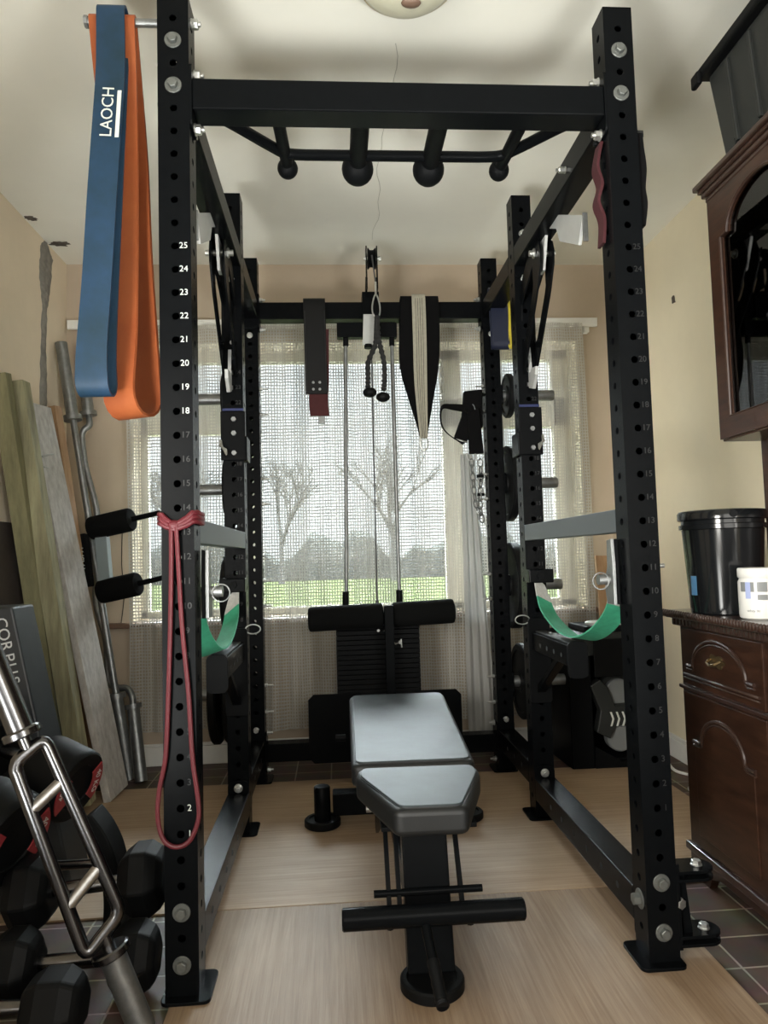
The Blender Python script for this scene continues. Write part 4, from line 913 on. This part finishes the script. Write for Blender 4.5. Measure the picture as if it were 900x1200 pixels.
# dark panel and lettered box by the left wall
lean('dark_wood_panel', (-1.36, .98, .01), (-1.43, .98, 1.115), .02, .58, (0, 1, 0), mat('dark_brown_board', (.045, .036, .032), .6, var=.2), 'dark brown panel leaning on the left wall behind the timbers', 'panel')
t = thing('lettered_box', 'tall black box with white lettering leaning against the left wall', 'box', (-1.1, .62, 0.002))
dx = .062/.292
def fr_(x_, z_, y_): return V((x_-.0+(-1.137+.827*dx)-z_*dx, y_, z_))
q = MB(); vs = [fr_(-.26, .002, .55), fr_(0, .002, .55), fr_(0.0, .002, .70), fr_(-.26, .002, .70), fr_(-.26, .828, .55), fr_(0, .828, .55), fr_(0, .828, .70), fr_(-.26, .828, .70)]; q.hexa(vs); bx = q.build('box_body', mat('satin_black_card', (.018, .021, .024), .45, var=.2), t, bevel=.006)
for i, ch in enumerate('CORPUS'):
    z = .782-i*.0335; q = MB().text(ch, .047, T(fr_(-.040, z, .5493), (dx, 0, -1), (1, 0, dx)), .0004); q.build('letter', WHITEINK, bx)

# dumbbells and their stand
def frame_axes(d):
    A, B, D = basis(d); return A, B, D
def hexbell(c0, c1, R, hl, lab, rh=.016):
    c0, c1 = V(c0), V(c1); d = (c1-c0).normalized(); L_ = (c1-c0).length
    t_ = thing('hex_dumbbell', lab, 'dumbbell', ((c0.x+c1.x)/2, (c0.y+c1.y)/2, (c0.z+c1.z)/2-R*.87), group=None)
    for c in (c0, c1):
        q = MB(); A, B, D = basis(d)
        vs = []; rings = [(-hl/2, .62), (-hl/2+.012, .82), (-hl/2+.035, 1), (hl/2-.035, 1), (hl/2-.012, .82), (hl/2, .62)]
        for h, k in rings: vs += [c+d*h+A*(cos(pi*i/3)*R*k)+B*(sin(pi*i/3)*R*k) for i in range(6)]
        n6 = len(rings); fs = [(k*6+i, k*6+(i+1) % 6, (k+1)*6+(i+1) % 6, (k+1)*6+i) for k in range(n6-1) for i in range(6)]+[tuple(range(5, -1, -1)), tuple(range((n6-1)*6, n6*6))]
        q.add(vs, fs); q.build('hex_head', RUBBER, t_, bevel=.008, seg=3)
    pts = [along(c0, c1, u/10) for u in range(1, 10)]
    q = MB().tube(pts, rh, 16, rr=[rh*(.85+.25*sin(pi*k/8)) for k in range(9)]); q.build('handle', CHROME, t_)
    return t_
hexbell((-.925, .175, .172), (-.662, .175, .190), .088, .105, 'largest black hex dumbbell lying across the pile beside the left front upright')
hexbell((-.905, .045, .078), (-.650, .045, .078), .078, .105, 'black hex dumbbell on the floor under the largest hex dumbbell')
hexbell((-1.06, -.10, .070), (-.765, -.10, .070), .072, .115, 'black hex dumbbell with shiny chrome handle at the front of the pile')
hexbell((-1.02, -.26, .040), (-.80, -.27, .040), .046, .085, 'small black hex dumbbell lowest in the picture')
def roundbell(face, ax, R, hl, lab, flip=1):
    f = V(face); d = V(ax).normalized(); t_ = thing('round_dumbbell', lab, 'dumbbell', (f-d*.2-V((0, 0, R))))
    for k in (0, 1):
        base = f if k == 0 else f-d*(hl*2+.13)
        dd = -d if k == 0 else d
        q = MB().lathe(base, dd, [(R*.60, .010), (R*.62, .003), (R*.93, 0), (R*.985, .006), (R, .02), (R, hl-.02), (R*.97, hl-.006), (R*.9, hl), (.02, hl)], 40); h = q.build('round_head', RUBBER, t_)
        if k == 0:
            q = MB().lathe(base-d*.012, d, [(R*.60, 0), (R*.60, .004), (0.0001, .004)], 30); q.build('face_disc', RUBBER, h)
            A, B, D = basis(d)
            for a0 in (0, 180):
                q = MB(); pts = []; 
                for i in range(13): a = radians(a0-38+76*i/12); pts.append((cos(a)*R*.90, sin(a)*R*.90))
                for i in range(12, -1, -1): a = radians(a0-38+76*i/12); pts.append((cos(a)*R*.52, sin(a)*R*.52))
                q.prism(pts, .003, base+d*.0015, A, B); bd = q.build('badge', BADGE, h)
                q = MB()
                mm = T(base+d*.0034+A*(cos(radians(a0))*R*.70), -B if a0 == 0 else B, A if a0 == 0 else -A)
                q.text('40 KG' if a0 == 0 else '40', R*.26, mm, .0003); q.build('lettering', LABELL, bd)
    q = MB().cyl(f-d*hl, f-d*(hl+.13), .017, n=16); q.build('handle', CHROME, t_)
roundbell((-.884, .372, .352), (.88, -.30, -.34), .098, .13, 'black round dumbbell with red badge resting on the stand, farther one')
roundbell((-.955, .165, .292), (.88, -.32, -.34), .112, .14, 'bigger black round dumbbell with red badge at the left picture edge')
t = thing('dumbbell_stand', 'black dumbbell stand with a curved side leg behind the hex dumbbells', 'dumbbell rack', (-1.05, .3, .006))
pp = catmull([(-.775, .33, .006), (-.772, .33, .10), (-.785, .33, .19), (-.810, .33, .250), (-.842, .33, .295)], 6)
q = MB().ribbon([p+V((-.0, 0, 0)) for p in pp], [(0, .045, 0)]*len(pp), .045); q.build('curved_leg', RUBBER, t, bevel=.004)
q = MB().tube([(-.80, .33, .17), (-1.28, .33, .17)], .012, 10); q.build('cross_rail', CHROME, t)
q = MB().bar((-1.28, .33, .006), (-1.28, .33, .30), .05, .05, (0, 1, 0)); q.build('rear_leg', BLACKM, t)
# multi-grip chrome bar
t = thing('tricep_bar', 'chrome ladder-shaped tricep bar leaning over the dumbbells at the left', 'barbell', (-.6, -.12, .002))
def tb(x, z, dy=0): return V((x, -.09+dy*.6, z))
Af, Bf, Cf, Df = tb(-.850, .546, -.01), tb(-.800, .588, .04), tb(-.648, .225, .05), tb(-.706, .158, -.01)
def rounded_loop(P_, r):
    out = []; m = len(P_)
    for i in range(m):
        p, a, c = P_[i], P_[i-1], P_[(i+1) % m]; u = (a-p).normalized(); v = (c-p).normalized(); p0, p1 = p+u*r, p+v*r
        for k in range(6):
            t_ = k/5; out.append(p0*(1-t_)**2+p*2*t_*(1-t_)+p1*t_*t_)
    return out
q = MB().tube(rounded_loop([Af, Bf, Cf, Df], .022), .0138, 14, True); q.build('ladder_frame', CHROME, t)
for u0, u1 in ((.245, .245), (.745, .735)):
    q = MB().cyl(along(Af, Df, u0), along(Bf, Cf, u1), .0125, n=18); q.build('cross_grip', mat('knurled_chrome', (.45, .45, .44), .35, metal=1, bump=.8, bscale=800), t)
mu, ml = (Af+Bf)/2, (Cf+Df)/2; ax = (mu-ml).normalized()
for p, sg, L_ in ((mu, 1, .42), (ml, -1, .165)):
    q = MB().cyl(p, p+ax*sg*.035, .013, n=16); q.build('neck', CHROME, t)
    q = MB().lathe(p+ax*sg*.030, ax*sg, [(.034, 0), (.038, .003), (.038, .014), (.034, .018)], 30); q.build('collar', CHROME, t)
    q = MB().cyl(p+ax*sg*.047, p+ax*sg*(.047+L_), .0262, n=28); q.build('sleeve', CHROME if sg > 0 else GREYSTEEL, t)

# ================================================================== RIGHT SIDE: DRESSER
DX, DYF, DYN = .832, .445, -1.15
dr = thing('sideboard', 'dark carved oak dresser base with arched drawers and doors', 'sideboard', (1.08, -.35, 0))
MB().box(DX, 1.335, DYN, DYF, .085, .718).build('carcass', DWOOD, dr, bevel=.003)
MB().box(DX-.012, 1.335, DYN, DYF+.012, .070, .092).build('plinth_moulding', DWOODT, dr, bevel=.004)
q = MB(); q.prism([(DYF, .07), (DYF, 0), (DYF-.10, 0), (DYF-.115, .03), (DYF-.16, .045), (-.60, .045), (-.65, .03), (-.66, 0), (-.75, 0), (-.75, .07)], .022, (DX+.008, 0, 0), (0, 1, 0), (0, 0, 1)); q.build('bracket_foot', DWOOD, dr, bevel=.002)
MB().box(DX+.30, DX+.33, DYF-.04, DYF, 0, .07).build('rear_foot', DWOOD, dr)
MB().box(DX-.030, 1.338, DYN, DYF+.030, .740, .762).build('top_board', DWOODT, dr, bevel=.004)
MB().box(DX-.016, 1.336, DYN, DYF+.016, .718, .740).build('top_moulding', DWOODT, dr, bevel=.003)
q = MB(); y = DYF+.028
while y > -.35:
    q.lathe((DX-.040, y, .757), (0, 0, 1), [(.002, -.010), (.0052, -.007), (.0062, 0), (.0052, .006), (.002, .009)], 8); y -= .0135
q = q.build('gadroon_edge', DWOODT, dr)
MB().box(DX-.040, DX-.028, DYN, DYF+.034, .744, .756).build('gadroon_core', DWOODT, dr)
q = MB(); y = DYF+.006
while y > -.35:
    q.box(DX-.020, DX-.014, y-.013, y, .722, .738); y -= .020
q.build('dentil_band', DWOODT, dr)
def mould(P_, r=.0055, nm='moulding', par=dr, x=DX):
    for off, rr in ((0, r), (-.010, r*.6)):
        q = MB().tube([(x-.003, a, c+off) for a, c in P_], rr, 8); q.build(nm, DWOODT, par)
for k, y0 in enumerate((DYF, DYF-.43)):
    d_ = MB().box(DX-.006, DX+.01, y0-.415, y0-.012, .550, .714).build('drawer_front', DWOOD, dr, bevel=.003)
    yc_ = y0-.215; arc = [(yc_+.130*cos(a), .610+.082*sin(a)) for a in [pi*i/20 for i in range(21)]]
    P_ = [(yc_+.165, .607), (yc_+.138, .607)]+arc+[(yc_-.138, .607), (yc_-.165, .607)]
    mould(P_, .0055, 'arch_moulding', d_, DX-.006); mould([(y0-.03, .580), (y0-.40, .580)], .0045, 'straight_moulding', d_, DX-.006)
    q = MB().prism([(yc_+.128*cos(a), .600+.078*sin(a)) for a in [pi*i/20 for i in range(21)]], .006, (DX-.007, 0, 0), (0, 1, 0), (0, 0, 1)); q.build('arch_panel', DWOOD, d_)
    h = MB(); pl_ = []
    for i in range(24): a = 2*pi*i/24; rr = 1+.18*cos(a*6); pl_.append((yc_+.040*cos(a)*rr, .640+.017*sin(a)*rr))
    h.prism(pl_, .003, (DX-.012, 0, 0), (0, 1, 0), (0, 0, 1)); hh = h.build('handle_plate', BRASS, d_)
    MB().tube([(DX-.014, yc_+.026, .644), (DX-.028, yc_+.020, .636), (DX-.032, yc_, .630), (DX-.028, yc_-.020, .636), (DX-.014, yc_-.026, .644)], .0035, 8).build('bail_pull', BRASS, hh)
    MB().box(DX-.010, DX+.005, y0-.43, y0+.004, .536, .546).build('rail_moulding', DWOODT, dr, bevel=.002)
    dd = MB().box(DX-.006, DX+.01, y0-.415, y0-.012, .100, .530).build('door', DWOOD, dr, bevel=.003)
    arc = [(yc_+.105*cos(a), .400+.078*sin(a)) for a in [pi*i/20 for i in range(21)]]
    P_ = [(yc_+.150, .13), (yc_+.150, .395), (yc_+.115, .395)]+arc+[(yc_-.115, .395), (yc_-.150, .395), (yc_-.150, .13), (yc_+.150, .13)]
    mould(P_[1:-2], .0055, 'panel_moulding', dd, DX-.006)
    q = MB().prism([(yc_+.143, .135)]+[(yc_+.143, .385), (yc_+.103, .388)]+[(yc_+.098*cos(a), .392+.074*sin(a)) for a in [pi*i/16 for i in range(17)]]+[(yc_-.103, .388), (yc_-.143, .385), (yc_-.143, .135)], .008, (DX-.006, 0, 0), (0, 1, 0), (0, 0, 1)); q.build('raised_panel', DWOOD, dd, bevel=.002)
# hutch
HX, HYF, HYN = .900, .272, -1.10
hu = thing('dresser_hutch', 'dark oak glazed hutch with arched door standing on the dresser base', 'cabinet', (1.1, -.35, .762))
q = MB(); q.box(HX, 1.335, HYN, HYF, 1.92, 1.94); q.box(HX, 1.335, HYN, HYF, 1.238, 1.262); q.box(HX+.002, 1.335, HYF-.022, HYF, 1.262, 1.92); q.box(1.31, 1.335, HYN, HYF, .762, 1.94); q.build('hutch_case', DWOOD, hu, bevel=.002)
MB().box(HX+.105, 1.32, HYF-.026, HYF-.006, .762, 1.238).build('lower_side_panel', DWOOD, hu, bevel=.002)
q = MB(); q.prism([(HYF-.026, 1.238), (HYF-.026, 1.13), (HYF-.08, 1.13), (HYF-.095, 1.16), (HYF-.14, 1.185), (HYF-.9, 1.185), (HYF-1.0, 1.238)], .016, (HX+.112, 0, 0), (0, 1, 0), (0, 0, 1)); q.build('scalloped_apron', DWOOD, hu)
q = MB()
for k, (o_, z0, z1) in enumerate(((.008, 1.925, 1.94), (.016, 1.94, 1.955), (.023, 1.955, 1.966), (.032, 1.966, 1.982))): q.box(HX-o_, 1.338, HYN, HYF+o_, z0, z1)
q.build('cornice', DWOODT, hu, bevel=.004)
for k, y0 in enumerate((HYF, HYF-.475)):
    # door frame with arched opening
    a0, a1, zb, zs = y0-.058, y0-.395, 1.300, 1.795; yc_ = (a0+a1)/2; hw = (a0-a1)/2-.032
    arc = [(yc_+hw*cos(a), 1.800+.090*sin(a)) for a in [pi*i/18 for i in range(19)]]
    inner = [(a0, zb), (a0, zs)]+arc+[(a1, zs), (a1, zb)]
    out_ = []
    Y0, Y1, Z0, Z1 = y0-.004, y0-.470, 1.243, 1.922
    for a, c in inner:
        if c <= zb+.001: out_.append((Y0 if a > yc_ else Y1, Z0))
        elif abs(a-a0) < 1e-6: out_.append((Y0, zs))
        elif abs(a-a1) < 1e-6: out_.append((Y1, zs))
        else: out_.append((Y0+(Y1-Y0)*(arc[0][0]-a)/(arc[0][0]-arc[-1][0]), Z1))
    out_[1] = (Y0, zs); out_[-2] = (Y1, zs)
    n_ = len(inner); q = MB(); vs = []
    for (a, c), (e, f) in zip(inner, out_):
        for xx in (HX-.010, HX+.010): vs += [(xx, a, c), (xx, e, f)]
    fs = []
    for i in range(n_):
        j = (i+1) % n_; A4, B4 = 4*i, 4*j; fs += [(A4, B4, B4+1, A4+1), (A4+2, A4+3, B4+3, B4+2), (A4, A4+2, B4+2, B4), (A4+1, B4+1, B4+3, A4+3)]
    q.add(vs, fs); dd = q.build('glazed_door', DWOOD, hu)
    MB().tube([(HX-.008, a, c) for a, c in inner], .005, 8, True).build('glazing_bead', DWOODT, dd)
    MB().box(HX+.003, HX+.006, a1, a0, zb-.01, 1.90).build('door_glass', CABGLASS, dd)
MB().box(HX+.02, 1.32, HYN, HYF-.03, 1.55, 1.565).build('inner_shelf', DWOOD, hu)
# storage box on top
t = thing('storage_crate', 'big dark grey plastic storage crate with lid on top of the hutch', 'storage box', (1.1, -.2, 1.984))
BX0, BY1 = .888, .225
q = MB(); q.hexa([(BX0+.025, -.75, 1.984), (1.30, -.75, 1.984), (1.30, BY1-.028, 1.984), (BX0+.025, BY1-.028, 1.984), (BX0, -.75, 2.262), (1.32, -.75, 2.262), (1.32, BY1, 2.262), (BX0, BY1, 2.262)]); body = q.build('crate_body', PLASTICM, t, bevel=.012, seg=3)
for yy in (BY1-.10, BY1-.20): MB().bar((BX0+.018, yy, 2.02), (BX0+.000, yy, 2.245), .012, .012, (1, 0, 0)).build('rib', PLASTICM, body, bevel=.002)
MB().bar((BX0+.022, BY1-.07, 2.005), (BX0+.018, BY1-.07, 2.035), .03, .006, (1, 0, 0)).build('grip_recess', PLASTICM, body, bevel=.001)
MB().box(BX0-.022, 1.33, -.78, BY1+.022, 2.262, 2.292).build('lid', PLASTIC if False else RUBBER, t, bevel=.008, seg=3)
MB().box(BX0-.034, BX0-.018, BY1-.01, BY1+.030, 2.240, 2.278).build('lid_catch', RUBBER, t, bevel=.006)
# tub and jar
t = thing('plastic_tub', 'tall glossy black plastic tub with lid at the end of the dresser', 'tub', (.898, .300, .762))
q = MB().lathe((.898, .300, .762), (0, 0, 1), [(.088, 0), (.092, .004), (.106, .232), (.113, .234), (.113, .246), (.107, .248), (.107, .262)], 48); q.build('tub_body', PLASTIC, t)
q = MB().lathe((.898, .300, 1.020), (0, 0, 1), [(.112, 0), (.116, .003), (.116, .020), (.112, .026), (.104, .028), (.102, .022), (.02, .022)], 48); q.build('lid', PLASTIC, t)
q = MB(); q.prism([(.010*cos(a), .010*sin(a)) for a in [2*pi*i/14 for i in range(14)]], .004, (.868, .188, 1.034), (1, 0, 0), (0, 0, 1)); q.build('lid_tab', PLASTIC, t)
def curved(name, cx, cy, r, a0, a1, z0, z1, m, par):
    q = MB(); vs = []; n_ = 12
    for i in range(n_+1):
        a = radians(a0+(a1-a0)*i/n_); vs += [(cx+cos(a)*r, cy+sin(a)*r, z0), (cx+cos(a)*r, cy+sin(a)*r, z1)]
    q.add(vs, [(2*i, 2*i+2, 2*i+3, 2*i+1) for i in range(n_)], True); return q.build(name, m, par)
curved('blue_sticker', .898, .300, .1003, 182, 196, .815, .868, mat('blue_sticker_ink', (.08, .22, .42), .4), t)
t = thing('supplement_jar', 'small white screw-top jar with grey and lilac label in front of the tub', 'jar', (.882, .118, .762))
jx, jy = .882, .118
q = MB().lathe((jx, jy, .762), (0, 0, 1), [(.040, 0), (.046, .004), (.0475, .012), (.0475, .094), (.044, .100), (.044, .104)], 40); jb = q.build('jar_body', CREAMP, t)
q = MB().lathe((jx, jy, .866), (0, 0, 1), [(.046, 0), (.0475, .002), (.0475, .022), (.045, .025)], 40); q.build('jar_lid', CREAMP, t)
curved('label_panel', jx, jy, .0479, 182, 226, .832, .856, LABELG, jb); curved('label_panel', jx, jy, .0482, 200, 216, .815, .856, LABELB, jb)
curved('label_panel', jx, jy, .0482, 234, 262, .812, .856, LABELG, jb); curved('label_panel', jx, jy, .0484, 234, 262, .825, .832, CREAMP, jb)
for k, (z, txt) in enumerate(((.772, 'MUSCLE'),)):
    a = radians(222); q = MB().text('whey 90', .009, T((jx+cos(a)*.0481, jy+sin(a)*.0481, .785), (-sin(a), cos(a), 0), (0, 0, 1)), .0002); q.build('small_print', LABELG, jb)
# pivot bracket at the foot of the right front upright
t = thing('pivot_bracket', 'black pivot bracket with bolted lugs at the foot of the right front upright', 'rack attachment', (.62, .04, .04))
X0 = W0+S
MB().box(X0, X0+.008, .0, S, .035, .225).build('back_plate', BLACK, t, bevel=.001)
MB().bar((X0+.030, .04, .055), (X0+.016, .04, .20), .05, .02, (1, 0, 0)).build('web', BLACK, t)
for z, ex in ((.205, .095), (.062, .105)):
    for dz in (0, -.018):
        pl_ = [(X0, -.002), (X0+ex-.03, -.002)]+[(X0+ex-.03+.035*cos(a), .034+.036*sin(a)) for a in [-pi/2+pi*i/10 for i in range(11)]]+[(X0, .070)]
        q = MB().prism(pl_, .007, (0, 0, z+dz), (1, 0, 0), (0, 1, 0)); q.build('lug', BLACK, t, bevel=.001)
    bolt((X0+ex-.032, .030, z+.004), (0, 0, 1), .013, .011, .010, sub=t)
bolt((X0+.008, .012, .135), (.35, -1, 0), .013, .012, .010, sub=t)
# white cable on the floor by the dresser
q = MB().tube(catmull([(1.30, 1.60, .012), (1.22, 1.35, .012), (1.27, 1.22, .012), (1.16, 1.10, .012), (1.22, .95, .012), (1.29, .85, .012)], 8), .006, 8); tag(q.build('white_cable', CREAMP), 'loose white cable lying on the tiles behind the dresser', 'cable')

# ================================================================== BACK RIGHT CORNER
t = thing('black_cabinet', 'low black open-fronted cabinet standing in the back right corner', 'cabinet', (.99, 1.62, 0))
cx0, cx1, cy0, cy1, cz = .815, 1.18, 1.44, 1.72, .585
q = MB(); q.box(cx0, cx0+.10, cy0, cy1, .0, cz-.10); q.box(cx1-.03, cx1, cy0, cy1, .0, cz); q.box(cx0, cx1, cy1-.02, cy1, 0, cz); q.box(cx0+.08, cx1-.02, cy0+.02, cy1, 0, .04); q.build('cabinet_shell', BLACKM, t, bevel=.006)
q = MB().prism([(cx0, .485), (cx1, .485), (cx1, .585), (cx0+.10, .585), (cx0, .56)], .26, (0, 1.575, 0), (1, 0, 0), (0, 0, 1)); q.build('upper_drawer', PLASTICM, t, bevel=.004)
MB().box(cx0+.11, cx1, cy0-.012, cy0-.004, .395, .560).build('drawer_face', RUBBER, t, bevel=.005)
q = MB().prism([(cx0+.10, 0), (cx1, 0), (cx1, .06), (cx0+.22, .03), (cx0+.10, .10)], .03, (0, cy0+.01, 0), (1, 0, 0), (0, 0, 1)); q.build('lower_lip', BLACKM, t)
t = thing('adjustable_dumbbell', 'black block dumbbell with grey chevron marks inside the black corner cabinet', 'dumbbell', (1.05, 1.46, .1))
q = MB()
q.prism([(.905, .36), (.950, .385), (.985, .345), (1.01, .27), (1.13, .275), (1.13, .19), (1.01, .185), (.985, .13), (.925, .16), (.945, .25)], .05, (0, 1.455, 0), (1, 0, 0), (0, 0, 1)); q.build('block_body', PLASTICM, t, bevel=.005)
for k in range(4):
    x = .985+k*.026; q = MB(); q.prism([(x, .245), (x+.008, .245), (x+.018, .215), (x+.008, .185), (x, .185), (x+.010, .215)], .002, (0, 1.428, 0), (1, 0, 0), (0, 0, 1)); q.build('chevron_mark', LABELL, t)
for R_, zc_, m_ in ((.085, .285, PLASTICM), (.062, .285, LABELG)):
    q = MB(); q.lathe((1.05, 1.50 if R_ > .07 else 1.475, zc_+.03), (0, 1, 0), [(.02, 0), (R_-.006, 0), (R_, .006), (R_, .03), (.02, .03)], 30); q.build('plate_disc', m_, t)
q = MB().lathe((1.045, 1.47, .120), (0, 1, 0), [(.02, 0), (.052, 0), (.058, .006), (.058, .05), (.02, .05)], 28); q.build('plate_disc', LABELG, t)
t = thing('lidded_tray', 'flat dark tray with white round lids on top of the corner cabinet', 'tray', (1.05, 1.55, .587))
MB().box(.90, 1.17, 1.46, 1.68, .587, .612).build('tray_base', RUBBER, t, bevel=.004)
for x in (.985, 1.10):
    q = MB().lathe((x, 1.53, .612), (0, 0, 1), [(.052, 0), (.054, .003), (.054, .012), (.048, .016)], 28); q.build('round_lid', CREAMP, t)
lean('wooden_board', (1.165, 1.71, .60), (1.18, 1.775, .915), .20, .018, (0, 1, 0), PINE, 'orange brown wooden board leaning on the wall above the corner cabinet', 'board')
# ceiling lamp
t = thing('ceiling_lamp', 'round frosted glass ceiling lamp at the top of the picture', 'ceiling lamp', (.02, .0, 2.33))
lx, ly = .026, .042
q = MB().lathe((lx, ly, 2.398), (0, 0, -1), [(.085, 0), (.095, .004), (.095, .016), (.07, .02)], 40); q.build('ceiling_rose', BRASS, t)
q = MB().lathe((lx, ly, 2.382), (0, 0, -1), [(.110, 0), (.120, .008), (.118, .020), (.100, .036), (.066, .048), (.028, .054), (.0001, .055)], 48); q.build('glass_bowl', LAMPGLASS, t)
q = MB().tube([(lx+.119*cos(a), ly+.119*sin(a), 2.370) for a in [2*pi*i/48 for i in range(48)]], .006, 8, True); q.build('brass_rim', mat('pale_brass_rim', (.50, .42, .22), .3, metal=.7), t)
q = MB().sphere((lx+.01, ly+.02, 2.325), .016, 12, (1.6, 1, .5)); q.build('flower_motif', mat('brown_flower_paint', (.16, .10, .07), .5), t)
